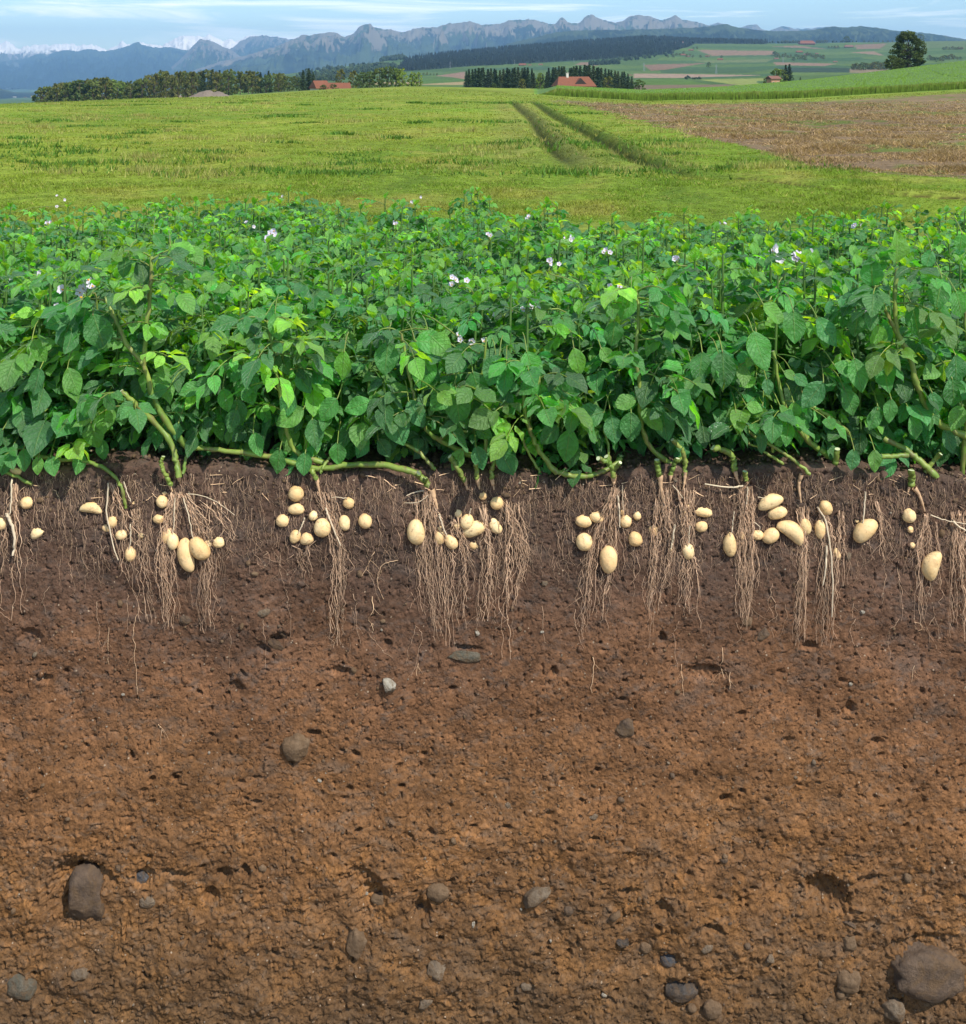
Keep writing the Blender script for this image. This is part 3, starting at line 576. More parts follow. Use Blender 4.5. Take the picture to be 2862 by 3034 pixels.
# px, py, half width, half height, tilt, bend, proud(0..1), label
POT = [
 (3, 1551, 15, 18, 0, 0, .5, 'potato cut off by the left photo edge beside a thick white shoot'),
 (42, 1399, 20, 11, 18, 0, .2, 'dirty oval potato half hidden under the leaves at the top left soil edge'),
 (80, 1489, 17.5, 16, 0, 0, .5, 'round potato alone in dark soil right of the leftmost root bundle'),
 (109, 1581, 20, 14, -32, .1, .35, 'knobbly broken potato alone below the round one near the left edge'),
 (271, 1505, 31, 14, 8, .12, .55, 'single oblong potato lying flat, left of the long white shoot'),
 (335, 1543, 14, 17, 5, 0, .3, 'round potato crossed by the long white shoot'),
 (317, 1563, 15, 14, 0, 0, .25, 'dirty lumpy potato tucked left of the long white shoot'),
 (363, 1580, 16, 14, -12, 0, .5, 'rounded potato just right of the long white shoot with a dark scratch'),
 (420, 1584, 11, 8.5, 0, 0, .25, 'small potato hidden among fine roots between two bundles'),
 (397, 1488, 8, 10, 20, 0, .4, 'tiny yellow potato hanging from a thin white shoot'),
 (390, 1636, 14.5, 20, 0, 0, .5, 'upright oval potato, lowest of the second cluster from the left'),
 (488, 1461, 8, 6, 0, 0, .4, 'tiny potato right under the bent green stump, topmost of its cluster'),
 (481, 1485, 15.5, 17.5, -25, 0, .45, 'round potato below the tiny one under the bent green stump'),
 (472, 1535, 16, 12.5, 8, 0, .4, 'oval potato left of the hanging roots, above the five clustered ones'),
 (499, 1586, 19, 24, 10, 0, .15, 'large shaded potato behind the small oval one in the big left cluster'),
 (515, 1599, 15.5, 23, -8, 0, .7, 'egg shaped potato in front of a larger shaded one'),
 (555, 1640, 21, 47, -12, .05, .75, 'longest potato of the big left cluster, hanging nearly upright'),
 (595, 1618, 24, 34, -38, .03, .75, 'smooth oval potato slanting right beside the long upright one'),
 (618, 1607, 14, 14, 0, 0, .1, 'dirty potato mostly hidden behind the slanting smooth one'),
 (652, 1601, 16, 15.5, 0, .05, .35, 'round earthy potato at the right end of the big left cluster'),
 (878, 1460, 21, 21, 0, 0, .55, 'large round potato, topmost left of the peeled taproot'),
 (879, 1506, 22.5, 15, 0, .06, .45, 'bumpy oblong potato lying under the large round one'),
 (839, 1539, 18, 16.5, 5, .05, .5, 'roundish potato farthest left in the third cluster'),
 (929, 1525, 13.5, 13.5, 0, 0, .3, 'small reddish brown potato beside thin roots, third cluster'),
 (957, 1557, 23, 25, 0, 0, .65, 'biggest round potato of the third cluster, left of the white shoot'),
 (877, 1583, 14.5, 18.5, 25, 0, .5, 'yellow potato hanging from a slanting white shoot'),
 (911, 1591, 19, 16, -8, .06, .5, 'pinkish potato touching the yellow one on its right'),
 (1033, 1491, 16, 15.5, 20, .05, .4, 'round potato in a small dark hollow, top right of the third cluster'),
 (1021, 1548, 15.5, 21, -15, 0, .45, 'pear shaped potato just right of the white shoot'),
 (1083, 1541, 18.5, 20, -20, 0, .55, 'round potato standing apart at the right of the third cluster'),
 (1234, 1569, 24, 34, -6, .03, .65, 'large upright potato left of the long central root bundle'),
 (1303, 1590, 17, 22, 0, 0, .2, 'brownish potato behind the roots of the central bundle'),
 (1304, 1562, 6.5, 9.5, 0, 0, .6, 'tiny oval potato hanging above a brownish one in the central roots'),
 (1337, 1602, 15.5, 21.5, -38, 0, .7, 'smooth slanting potato on a white shoot in the central roots'),
 (1358, 1519, 10, 12, 0, 0, .4, 'small oval potato above the pair of crossing ones'),
 (1353, 1554, 12, 10.5, 10, 0, .5, 'small round potato left of the pair of crossing ones'),
 (1384, 1542, 17.5, 21, 22, 0, .75, 'oval potato resting in front of the long lumpy one'),
 (1404, 1566, 34, 21, -20, .06, .5, 'long lumpy potato lying behind an oval one, right of the central bundle'),
 (1404, 1617, 16, 13.5, 12, 0, .35, 'small pinkish potato below the long lumpy one'),
 (1431, 1470, 11.5, 11.5, 0, 0, .5, 'small round ball of a potato below the cut stumps'),
 (1472, 1489, 18, 17.5, 0, 0, .55, 'perfectly round potato right of the small ball below the stumps'),
 (1468, 1560, 16, 23, -38, .05, .5, 'slanting oval potato with a yellow lower end, beside long roots'),
 (1729, 1545, 22.5, 16.5, 8, .03, .5, 'wide oval potato at the left of the cluster under the green stumps'),
 (1768, 1532, 20, 15, 18, 0, .4, 'creased oval potato touching the wide one on its upper right'),
 (1731, 1606, 22.5, 23.5, -10, 0, .6, 'round potato with dark specks above the great egg shaped one'),
 (1803, 1658, 24, 37, 0, 0, .75, 'great smooth egg shaped potato hanging lowest in the middle'),
 (1844, 1517, 7, 9, 0, 0, .6, 'tiny round potato on a thin root above a bigger one'),
 (1853, 1544, 17, 18, -10, 0, .45, 'round potato right of a short white shoot'),
 (1888, 1529, 11.5, 12, 0, 0, .4, 'small tan ball shaped potato alone right of the white shoot'),
 (1882, 1596, 18.5, 20, -35, .05, .5, 'speckled potato with a knob on its upper left side'),
 (1938, 1572, 18, 23, -10, 0, .35, 'dull potato crossed by thin roots, left of the hanging bundle'),
 (2025, 1517, 10, 19.5, 5, 0, .6, 'slim upright potato under a small ball on a thin root'),
 (2036, 1495, 7, 7.5, 0, 0, .45, 'tiny ball shaped potato behind the top of the slim upright one'),
 (2083, 1516, 25.5, 14, 8, .03, .6, 'oblong potato lying flat right of the slim upright one'),
 (2077, 1558, 17.5, 15.5, -8, 0, .5, 'round potato beneath the flat oblong one'),
 (2038, 1631, 16.5, 23, -6, 0, .65, 'smooth upright potato hanging from a white shoot'),
 (1986, 1627, 6, 7, 0, 0, .5, 'pea sized potato at the end of a thick pale shoot'),
 (2284, 1490, 37, 18.5, -22, .06, .65, 'long potato slanting up right, topmost of the right hand cluster'),
 (2306, 1524, 27, 17, -15, .03, .55, 'oblong potato directly below the topmost long one'),
 (2163, 1615, 18, 33, -3, .03, .65, 'tall upright potato just left of the dense brown root bundle'),
 (2246, 1588, 17, 13.5, 8, 0, .5, 'small tan potato on a curly root right of the dense bundle'),
 (2285, 1590, 25, 19, -35, 0, .6, 'mottled oval potato between a small tan one and the huge crooked one'),
 (2347, 1578, 44, 22, 38, .12, .6, 'huge crooked potato slanting down right into the roots'),
 (2388, 1562, 16, 24, -15, 0, .4, 'oval potato crossed by roots beside the huge crooked one'),
 (2432, 1570, 15.5, 26, 3, 0, .6, 'smooth pointed potato between two root bundles on the right'),
 (2448, 1506, 17.5, 21, -32, 0, .55, 'potato with a bright spot, hanging alone above the pointed one'),
 (2559, 1567, 39, 24, -42, .03, .65, 'big slanting potato crossed by a white shoot'),
 (2539, 1542, 6.5, 6.5, 0, 0, .5, 'pea sized potato touching the big slanting one'),
 (2478, 1639, 9, 18, -18, 0, .45, 'small narrow potato low beside the thick pale root'),
 (2690, 1524, 18.5, 19, 0, 0, .55, 'round potato with a dark eye, left of the far right stump'),
 (2695, 1567, 8.5, 9, 0, .05, .45, 'tiny knobbly potato just below the far right round one'),
 (2700, 1613, 8, 8, 0, 0, .45, 'tiny ball of a potato, lower of the two tiny ones at far right'),
 (2758, 1672, 23, 41, 20, .10, .7, 'long curved potato, lowest of all at the far right'),
 (2200, 1590, 8, 13, 0, 0, .3, 'narrow potato hidden inside the dense brown root bundle'),
 (2269, 1472, 6, 4, 15, 0, .5, 'bean sized potato at the tip of a white shoot beside the topmost long one')]
def make_potato(px, py, rx, rz, tilt, bend, proud, label, k):
    V, Fa = ico(4); V = V*1.0
    s = k*1.93
    e = 1+.035*n3(V, 1.6, s)+.012*n3(V, 4, s+3)*(1+6*bend); V = V*e[:, None]
    V[:, 0] *= 1-.07*V[:, 2]*math.sin(s) if rz >= rx else 1
    lx, lz = rx*.00110, rz*.00110; ly = min(lx, lz)*.92
    V = V*np.array([lx, ly, lz])
    if rz > rx: V[:, 0] += bend*2.6*(V[:, 2]**2)/lz-bend*.9*lz
    else: V[:, 2] -= bend*2.6*(V[:, 0]**2)/lx-bend*.9*lx
    for q in range(3):                                          # shallow eyes
        d = R.normal(size=3); d[1] = -abs(d[1])-.4; d /= np.linalg.norm(d); c = d*np.array([lx, ly, lz])
        r = np.linalg.norm(V-c, axis=1); V -= (d*.0011)[None]*np.exp(-(r/.0028)**2)[:, None]
    V = rb(V, tilt)
    x, z = (px-CX)/1000, CZ-(py-HY)/1000
    y = float(face_y(x, z)[0])
    yoff = y-ly*(proud*1.15-.46)
    me = mesh_np('potato', V, [Fa], [M_POTATO])
    return tag(link('potato', me, None, (x, yoff, z)), label, 'potato', 'potatoes buried in the soil face'), ly
for k, p in enumerate(POT): make_potato(*p, k)
mb = MB(); V0, F0 = ico(1)      # earth pressed around the tubers
for p in POT:
    for j in range(int(10+p[2]*.7)):
        a = R.uniform(0, 6.283); q = R.uniform(.92, 1.14); t = math.radians(p[4]); u, v = math.cos(a)*p[2]*1.1*q, math.sin(a)*p[3]*1.1*q
        x = (p[0]-CX+u*math.cos(t)-v*math.sin(t))/1000; z = CZ-(p[1]-HY+u*math.sin(t)+v*math.cos(t))/1000; r = R.uniform(.0018, .0052)
        mb.add(V0*(1+.3*n3(V0, 2, j))[:, None]*r*np.array([R.uniform(.8, 1.6), 1, 1])+np.array([x, float(face_y(x, z)[0])-r*.4, z]), F0)
tag(link('earth_crumbs', mb.mesh('earth_crumbs', [M_SOIL])), kind='stuff')

# ================================================================== STONES
def stone_mat(name, a, b_, sc=25, rough=.8):
    m, nt, b = newmat(name, rough, .3); oc = objc(nt)
    c = mix(nt, ramp(nt, noise(nt, oc, sc, 7, .7, .6), [(.4, G(0)), (.6, G(1))]), a, b_)
    c = mix(nt, ramp(nt, noise(nt, oc, sc*.5, 5, .7, 1), [(.44, G(0)), (.60, G(.85))]), c, (.150, .092, .048))
    nt.links.new(c, b.inputs['Base Color']); bump(nt, b, noise(nt, oc, sc*3, 8, .75), 1.0, .010); return m
MS = {'grey': stone_mat('grey_brown_stone', (.088, .060, .042), (.150, .102, .068), 30), 'dark': stone_mat('dark_stone', (.045, .040, .037), (.105, .088, .075), 40, .45),
      'blue': stone_mat('slate_stone', (.055, .062, .075), (.12, .12, .125), 40, .5), 'white': stone_mat('white_stone', (.40, .36, .29), (.50, .45, .36), 50),
      'tan': stone_mat('tan_stone', (.16, .10, .055), (.22, .145, .085), 30), 'slab': stone_mat('greenish_slab', (.10, .095, .07), (.15, .13, .095), 40),
      'pale': stone_mat('pale_brown_stone', (.16, .118, .080), (.25, .19, .13), 40), 'wood': stone_mat('rotten_brown_stone', (.07, .045, .03), (.13, .08, .05), 60)}
# px, py, half w, half h, tilt, squareness, material, proud, label
STONES = [
 (256, 2660, 54, 86, -3, .75, 'grey', .75, 'large oblong grey brown stone standing upright in a hollow, lower left'),
 (2745, 2884, 108, 76, 4, .58, 'grey', .50, 'biggest rough grey boulder at the lower right corner'),
 (2024, 2948, 52, 32, -2, .4, 'dark', .7, 'dark glossy stone near the bottom, left of the boulder'),
 (1984, 2857, 26, 18, 10, .5, 'blue', .6, 'small blue slate stone above the dark glossy one'),
 (880, 2215, 52, 42, 12, .9, 'tan', .38, 'wedge shaped tan stone below a small hole, left of centre'),
 (1155, 2024, 19, 26, -12, .8, 'white', 1.0, 'white stone standing out alone in the brown soil'),
 (1372, 1946, 52, 17, 0, .7, 'slab', .5, 'flat greenish stone slab under the central root tips'),
 (1588, 2655, 48, 26, -36, .75, 'pale', .6, 'whitish brown rough stone right of centre, lower soil'),
 (1054, 2795, 32, 58, 14, .9, 'tan', .35, 'tall pointed brown stone, low and left of centre'),
 (812, 1914, 34, 14, 32, .9, 'wood', .5, 'rotten brown fragment split in two beside a dark hole'),
 (843, 1890, 30, 12, 28, .9, 'wood', .3, 'rotten brown fragment above the longer split one'),
 (2516, 2905, 36, 34, 5, .5, 'tan', .55, 'rounded tan stone left of the biggest boulder'),
 (2645, 2993, 34, 34, 10, .7, 'pale', .6, 'yellowish stone under the biggest boulder at the bottom edge'),
 (1852, 2152, 32, 26, 15, .7, 'grey', .3, 'grey flat faced stone in the orange soil, right of centre'),
 (1127, 2678, 30, 18, 10, .4, 'tan', .3, 'smooth brown pebble left of the round hole in the lower soil'),
 (1300, 2650, 38, 30, 0, .4, 'tan', .25, 'smooth buried brown cobble above the round hole'),
 (1245, 2720, 20, 16, 0, .7, 'wood', .0, 'broken purple brown stone inside the round hole'),
 (1295, 2880, 30, 26, 20, .8, 'pale', .4, 'angular pale brown stone low in the middle'),
 (1845, 2793, 22, 12, -15, .8, 'dark', .5, 'small dark faceted stone right of centre, low'),
 (1262, 2975, 24, 14, -30, .8, 'pale', .5, 'white patched stone near the bottom, left of centre'),
 (410, 2615, 26, 20, -40, .8, 'blue', .3, 'grey slate piece right of the large oblong stone'),
 (435, 2672, 24, 16, 0, .4, 'pale', .4, 'pale pebble below the slate piece'),
 (2093, 2800, 20, 12, -30, .4, 'pale', .5, 'small oval pale stone above the blue slate stone'),
 (2520, 2800, 24, 26, 0, .4, 'tan', .2, 'round rusty brown lump above the rounded tan stone'),
 (2520, 2742, 24, 8, 25, .8, 'grey', .5, 'thin grey chip under the large hollow on the right'),
 (1685, 2700, 14, 14, 0, .4, 'grey', .4, 'little round stone touching the whitish rough stone'),
 (2110, 2985, 28, 26, 0, .5, 'tan', .45, 'dull rounded stone right of the dark glossy one'),
 (60, 2935, 44, 34, 10, .6, 'slab', .3, 'grey green stone patch in the lower left corner'),
 (235, 2885, 24, 18, -20, .6, 'pale', .4, 'pale stone below the large oblong stone'),
 (1110, 2000, 0, 0, 0, 0, '', 0, ''),
 (1560, 2930, 16, 10, 5, .6, 'pale', .5, 'small pale stone near the bottom centre'),
 (2280, 2830, 13, 12, 0, .7, 'pale', .6, 'small bright ochre stone right of the blue slate one'),
 (1915, 2820, 18, 18, 0, .4, 'tan', .5, 'small tan pebble left of the blue slate stone'),
 (2555, 1813, 8, 6.5, 20, .7, 'white', .7, 'little white stone in dark soil right of the long roots'),
 (2520, 2028, 6.5, 5, -20, .7, 'white', .7, 'tiny white stone chip in the right hand soil'),
 (1414, 1880, 7, 10, -20, .7, 'white', .6, 'tiny white chip by the tips of the central roots'),
 (1606, 1873, 6, 4, -20, .5, 'white', .7, 'small smooth white pebble between two root bundles'),
 (780, 1816, 20, 11, -12, .6, 'pale', .4, 'small pale stone left of the third root bundle tips'),
 (319, 1755, 7, 8, 0, .8, 'pale', .6, 'small cream chip below the second root cluster'),
 (1614, 1733, 9, 9, 0, .8, 'pale', .5, 'small brown pink stone between central and right roots'),
 (2217, 1843, 14, 15, 10, .7, 'tan', .45, 'rounded lump at the tips of the dense right bundle'),
 (2262, 1880, 26, 16, -40, .8, 'grey', .3, 'grey brown stone right of the lump under the dense bundle'),
 (2855, 1708, 10, 8, 0, .8, 'pale', .6, 'pale stone cut by the right edge beside the roots'),
 (550, 1838, 18, 14, 0, .5, 'grey', .25, 'buried grey stone behind the big left root tips'),
 (1760, 2640, 0, 0, 0, 0, '', 0, ''),
 (1505, 2392, 8, 11, 20, .8, 'pale', .5, 'small whitish chip in the middle of the ochre soil'),
 (1757, 2420, 18, 9, -5, .8, 'pale', .4, 'small pale flat stone right of the middle ochre soil'),
 (2145, 2550, 12, 9, -30, .7, 'grey', .5, 'small grey stone in the lower right soil'),
 (2150, 2548, 0, 0, 0, 0, '', 0, ''), (390, 1632, 0, 0, 0, 0, '', 0, ''), (1402, 2745, 5, 11, 5, .8, 'white', .6, 'narrow white chip right of the round hole'),
 (1083, 2660, 7, 5, 0, .8, 'white', .6, 'small white chip left of the buried brown cobble'), (946, 2316, 7, 5, 35, .8, 'white', .7, 'small white chip below the wedge shaped tan stone'),
 (2300, 2160, 0, 0, 0, 0, '', 0, '')]
k = 0
for (px, py, rx, rz, tilt, sq, mat, proud, label) in STONES:
    if not rx: continue
    k += 1; V, Fa = ico(4 if rx > 20 else 3)
    V = np.sign(V)*np.abs(V)**(1-.35*sq); n_ = n3(V, 1.3, k*2.3)+(.5*n3(V, 2.6, k)+.35*n3(V, 6, k) if rx > 100 else 0)
    if sq > .6:                                                # chipped facets
        for q in range(7):
            d = R.normal(size=3); d /= np.linalg.norm(d); t = V@d; lim = R.uniform(.62, .9); V -= np.clip(t-lim, 0, 9)[:, None]*d*.92
    V = V*(1+.16*n_+.07*n3(V, 3.5, k)+.035*n3(V, 9, k+5))[:, None]
    V = rb(V*np.array([rx, min(rx, rz)*.8, rz])*.001, tilt)
    x, z = (px-CX)/1000, CZ-(py-HY)/1000; ly = min(rx, rz)*.0008
    o = link('stone', mesh_np('stone', V, [Fa], [MS[mat]]), None, (x, float(face_y(x, z)[0])-ly*(proud*1.0-.66), z))
    tag(o, label, 'stone', 'stones set in the soil face')
# loose crumbs and grit pressed into the face: nobody could count them
mb = MB(); V0, F0 = ico(1); CM = [MS['pale'], MS['tan'], M_SOIL, MS['grey'], MS['white']]
for i in range(2600):
    x = R.uniform(-1.55, 1.55); z = R.uniform(-1.75, -.02) if R.random() < .8 else R.uniform(-.12, .0); 
    if z < -1.2 or R.random() < .7: pass
    r = R.uniform(.0015, .005)*(1+1.2*(R.random() < .06)*(1+(z < -1.2)))
    V = V0*(1+.25*n3(V0, 2, i))[:, None]*np.array([r*R.uniform(.8, 1.5), r*.8, r*R.uniform(.7, 1.1)]); V = rb(V, R.uniform(0, 180))
    z = min(z, float(top_z(x))-.012)
    mb.add(V+np.array([x, float(face_y(x, z)[0])-r*.15, z]), F0, int(R.choice([0, 1, 2, 3, 4], p=[.05, .30, .42, .21, .02])))
tag(link('grit', mb.mesh('grit', CM)), kind='stuff')
mb = MB()
for i in range(2600):      # crumbs lying along the lip of the cut
    x = R.uniform(-1.6, 1.6); t = R.random()**1.5*.28; r = R.uniform(.002, .007)
    z = float(top_z(x))-.062*t+.004; V = V0*(1+.3*n3(V0, 2, i))[:, None]*r; 
    mb.add(V+np.array([x, float(face_y(x, top_z(x)-.02)[0])+.015+t, z]), F0, int(R.choice([0, 1, 2, 3], p=[.04, .16, .62, .18])))
tag(link('soil_crumbs', mb.mesh('soil_crumbs', CM)), kind='stuff')

# ================================================================== ROOTS
def W3(px, py, off=.004):
    x, z = (px-CX)/1000, CZ-(py-HY)/1000
    if np.ndim(x) == 0: return np.array([x, float(face_y(x, z)[0])-off, z])
    return np.stack([x, face_y(x, z)-off, z], -1)
def strand(mb, pts_px, r0, r1, off, col, wob=5, sides=3, n=None, hairs=0, seed=None):
    """pts_px: rough photo path; the strand follows the face, wandering a little"""
    pts_px = np.array(pts_px, float); L = np.abs(np.diff(pts_px, axis=0)).sum(); n = n or int(np.clip(L/11, 5, 40))
    p = smooth_path(pts_px, n); s = R.uniform(0, 500) if seed is None else seed
    t = np.linspace(0, L/38., n); env = np.minimum(1, np.linspace(0, 4, n))
    p[:, 0] += wob*env*(pn(t, t*0+s)*1.3+.55*pn(t*3.3, t*0+s+7)); p[:, 1] += wob*.4*env*pn(t*2, t*0+s+3)
    V = W3(p[:, 0], p[:, 1], off*(1+.4*pn(t*.7, t*0+s+11)))
    v, f = tube(V, np.linspace(r0, r1, n)*(1+.25*pn(t*4, t*0+s)), sides); mb.add(v, f, 0, col)
    for h in range(hairs):
        i = R.integers(1, n-1); q = p[i]; a = R.normal(0, .8); l = R.uniform(10, 42)
        pp = [q, q+[math.sin(a)*l*.5, l*.35], q+[math.sin(a)*l*.9+R.normal(0, 3), l*R.uniform(.5, 1)]]
        g = smooth_path(pp, 5); g[:, 0] += R.normal(0, 1.5, 5)
        v, f = tube(W3(g[:, 0], g[:, 1], off*.8), [r1*.8, r1*.7, r1*.6, r1*.5, r1*.4], 3); mb.add(v, f, 0, np.array(col)*.9)
def bundle(mb, env, n, r=.00095, tone=1.0):
    (a0, a1, ya), (b0, b1, yb), (c0, c1, yc) = env
    n = int(n*.52); nm = max(3, n//6); att = R.uniform(0.02, .98, nm)
    for i in range(n):
        f = R.random(); g = att[R.integers(nm)]+R.normal(0, .09); h = g+R.normal(0, .07)
        L = np.clip(R.choice([R.uniform(.35, .75), R.uniform(.75, 1.0), R.uniform(.95, 1.1)], p=[.42, .38, .20]), .3, 1.1)
        pts = np.array([[a0+(a1-a0)*f, ya+R.uniform(0, 14)], [(a0+(a1-a0)*f)*.45+(b0+(b1-b0)*g)*.55, ya+(yb-ya)*.45], [b0+(b1-b0)*g, yb], [(b0+(b1-b0)*g)*.5+(c0+(c1-c0)*h)*.5, (yb+yc)/2], [c0+(c1-c0)*h, yc]])
        tt = np.linspace(0, L, 6) if L <= 1 else np.linspace(0, 1, 6)
        pts = np.stack([np.interp(tt, np.linspace(0, 1, 5), pts[:, k]) for k in (0, 1)], 1)
        if L > 1: pts[-1, 1] += (L-1)*300
        c = tone*np.array([1, 1, 1])*R.uniform(.55, 1.5)
        pts[-2:, 0] += R.normal(0, 8); strand(mb, pts, r*R.choice([R.uniform(.6, 1.1), R.uniform(1.3, 2.0)], p=[.72, .28]), r*R.uniform(.35, .6), R.uniform(.002, .013), c, wob=R.uniform(5, 12), hairs=3)
STEMR = .0105
def stem_mesh(pts, r0, r1, name='stem', cut=None, n=None, yo=0, mat=None, sides=10, nodes=True):
    """pts: (px, py, y) with y the distance behind (+) or before (-) the soil face"""
    q = np.array([[(p[0]-CX)/F*(D0+p[2]), p[2], CZ-(p[1]-HY)/F*(D0+p[2])] for p in pts], float); n = n or max(8, len(pts)*6)
    S = smooth_path(q, n); S[1:-1] += R.normal(0, .0012, (n-2, 3)); rr = np.linspace(r0, r1, n)*.80
    if nodes: rr = rr*(1+.16*np.maximum(0, np.sin(np.linspace(0, n*.9, n)))**3+.05*R.normal(size=n))
    v, f = tube(S, rr, sides); m = MB(); m.add(v, f)
    for e, (c, idx) in enumerate(((S[-1], len(v)-sides),)):
        ring = v[idx:idx+sides]; m.add(np.concatenate([ring, [c]]), np.array([[i, (i+1) % sides, sides] for i in range(sides)]), 1)
    return m.mesh(name, [mat or M_STEM, M_CUT]), S
M_ROOTS = M_ROOT

# ================================================================== LEAVES
def leaflet(mb, base, T, Nn, L, w, col, curl=.25, fold=.22, nu=6, nv=2, m=0):
    T = T/np.linalg.norm(T); S = np.cross(Nn, T); S /= np.linalg.norm(S)+1e-9; Nn = np.cross(T, S)
    u = np.linspace(0, 1, nu+1); s = np.linspace(-1, 1, 2*nv+1)
    wd = w*np.clip(np.sin(np.pi*np.clip(u, 0, 1)**.86)**.9, 0, 1); wd[0] = w*.05; wd[-1] = 0.0
    U, S_ = np.meshgrid(u, s, indexing='ij'); Wd = wd[:, None]*S_
    ph = R.uniform(0, 6); hgt = fold*np.abs(Wd)*(1-.4*U)-curl*L*U**2+.045*L*np.sin(U*11+ph+S_*1.2)*np.abs(S_)
    Pn = base+T*(L*U*(1-.12*curl*U))[..., None]+S*Wd[..., None]+Nn*hgt[..., None]
    mb.add(Pn.reshape(-1, 3), grid_faces(nu+1, 2*nv+1), m, col, np.stack([U.ravel(), (S_.ravel()+1)/2], 1))
GREENS = np.array([[.022, .185, .024], [.048, .290, .030], [.125, .400, .032], [.030, .230, .058], [.170, .430, .030]])
def compound(mb, base, dr, ln, sc, droop=.35, pairs=4, res=(6, 2), up=np.array([0, 0, 1.]), tint=1.0):
    base = np.array(base, float); dr = np.array(dr, float); dr /= np.linalg.norm(dr)
    tt = np.linspace(0, 1, 6); pts = base+dr*ln*tt[:, None]; pts[:, 2] -= droop*ln*tt**2
    v, f = tube(pts, np.linspace(.0022, .0010, 6)*min(1.3, sc+.2), 4); mb.add(v, f, 1, (1, 1, 1))
    col = GREENS[R.choice(5, p=[.25, .24, .19, .18, .14])]*R.choice([R.uniform(.38, .85), R.uniform(.85, 1.6)])*tint
    side = np.cross(dr, up); side /= np.linalg.norm(side)+1e-9
    for k in range(pairs):
        t = .38+.48*k/max(1, pairs-1) if pairs > 1 else .6
        p = base+dr*ln*t; p[2] -= droop*ln*t*t; tg = dr.copy(); tg[2] -= 2*droop*t
        for sg in (-1, 1):
            T = tg*.55+side*sg*1.0+R.normal(0, .22, 3); T[2] -= R.uniform(-.1, .5)
            nn = up+R.normal(0, .48, 3); L = sc*(.044+.020*k/max(1, pairs-1))*R.uniform(.8, 1.2)
            leaflet(mb, p+T/np.linalg.norm(T)*.008*sc, T, nn, L, L*R.uniform(.26, .36), col*R.uniform(.85, 1.18), R.uniform(.1, .45), R.uniform(.1, .4), *res)
    p = pts[-1]; tg = dr.copy(); tg[2] -= 1.6*droop; L = sc*.080*R.uniform(.85, 1.15)
    leaflet(mb, p, tg+R.normal(0, .12, 3), up+R.normal(0, .3, 3), L, L*R.uniform(.30, .40), col, R.uniform(.15, .5), R.uniform(.1, .35), *res)
def plant_meshes(h, nst, res, sc=1.0, spread=.16, seed=0):
    fo = MB(); st = MB()
    for s in range(nst):
        a = s/nst*2*math.pi+R.uniform(-.4, .4); hh = h*R.uniform(.82, 1.06)
        tip = np.array([math.cos(a)*spread*R.uniform(.5, 1.2), math.sin(a)*spread*R.uniform(.5, 1.2), hh]); b = np.array([math.cos(a)*.02, math.sin(a)*.02, -.03])
        mid = (b+tip)/2+np.array([math.cos(a)*.05, math.sin(a)*.05, -.02]); S = smooth_path([b, mid, tip], 14)
        v, f = tube(S, np.linspace(.0075, .0035, 14)*sc, 6); st.add(v, f)
        nl = 13; ang = R.uniform(0, 6)
        for k in range(nl):
            t = .14+.86*(k/(nl-1))**.8; p = S[min(13, int(t*13))]; ang += 2.4+R.uniform(-.4, .4); up_ = .75 if k >= nl-2 else .35
            d = np.array([math.cos(ang), math.sin(ang), R.uniform(.0, .5)+up_*.5]); size = (.78+.32*math.sin(math.pi*t))*R.uniform(.75, 1.25)*(1 if k < nl-1 else .7)
            compound(fo, p, d, R.uniform(.13, .19)*size*sc, sc*size*R.uniform(.85, 1.1), R.uniform(.2, .7), 4 if k < nl-1 else 2, res)
        for q in range(3):
            d = R.normal(0, .5, 3); d[2] = 1; L = .05*sc*R.uniform(.7, 1.2); leaflet(fo, S[-1], d, np.array([-d[0], -d[1], .4]), L, L*.32, GREENS[2], .1, .4, *res)
    return fo.mesh('foliage', [M_LEAF, M_PET]), st.mesh('stems', [M_PET])
# flowers: five joined petals with a yellow cone, in clusters on a stalk
M_PETAL = foliage_mat('petal', (1.1, 1.1, 1.1), .35, .6); M_ANTHER = simple('anther', (.75, .42, .03), .5)
def flower_meshes():
    out = []
    for k in range(3):
        mb = MB(); r = .016; n = 20; a = np.arange(n)/n*2*np.pi
        rad = r*(.80+.24*np.abs(np.cos(a*2.5))**1.2); cup = .35+.2*k
        rings = [(0, 0), (.35, 0.05), (.7, .12), (1, .10+.1*k)]
        V = [np.stack([np.cos(a)*rad*s, np.sin(a)*rad*s, r*cup*s*s+.0014*np.sin(a*5)*s], 1) for s, _ in rings]
        V[0][:] = [0, 0, 0]; V = np.concatenate(V); i = np.arange(n); Fq = [np.stack([j*n+i, j*n+(i+1) % n, (j+1)*n+(i+1) % n, (j+1)*n+i], 1) for j in range(3)]
        c = np.array([.80, .74, .86]); mb.add(V, np.concatenate(Fq), 0, c)
        an = MB(); v, f = tube([[0, 0, 0], [0, 0, .004], [0, 0, .009]], [.0032, .0030, .0012], 7); an.add(v, f)
        out.append((mb.mesh('petals', [M_PETAL]), an.mesh('stamens', [M_ANTHER])))
    return out
FLOW = flower_meshes()

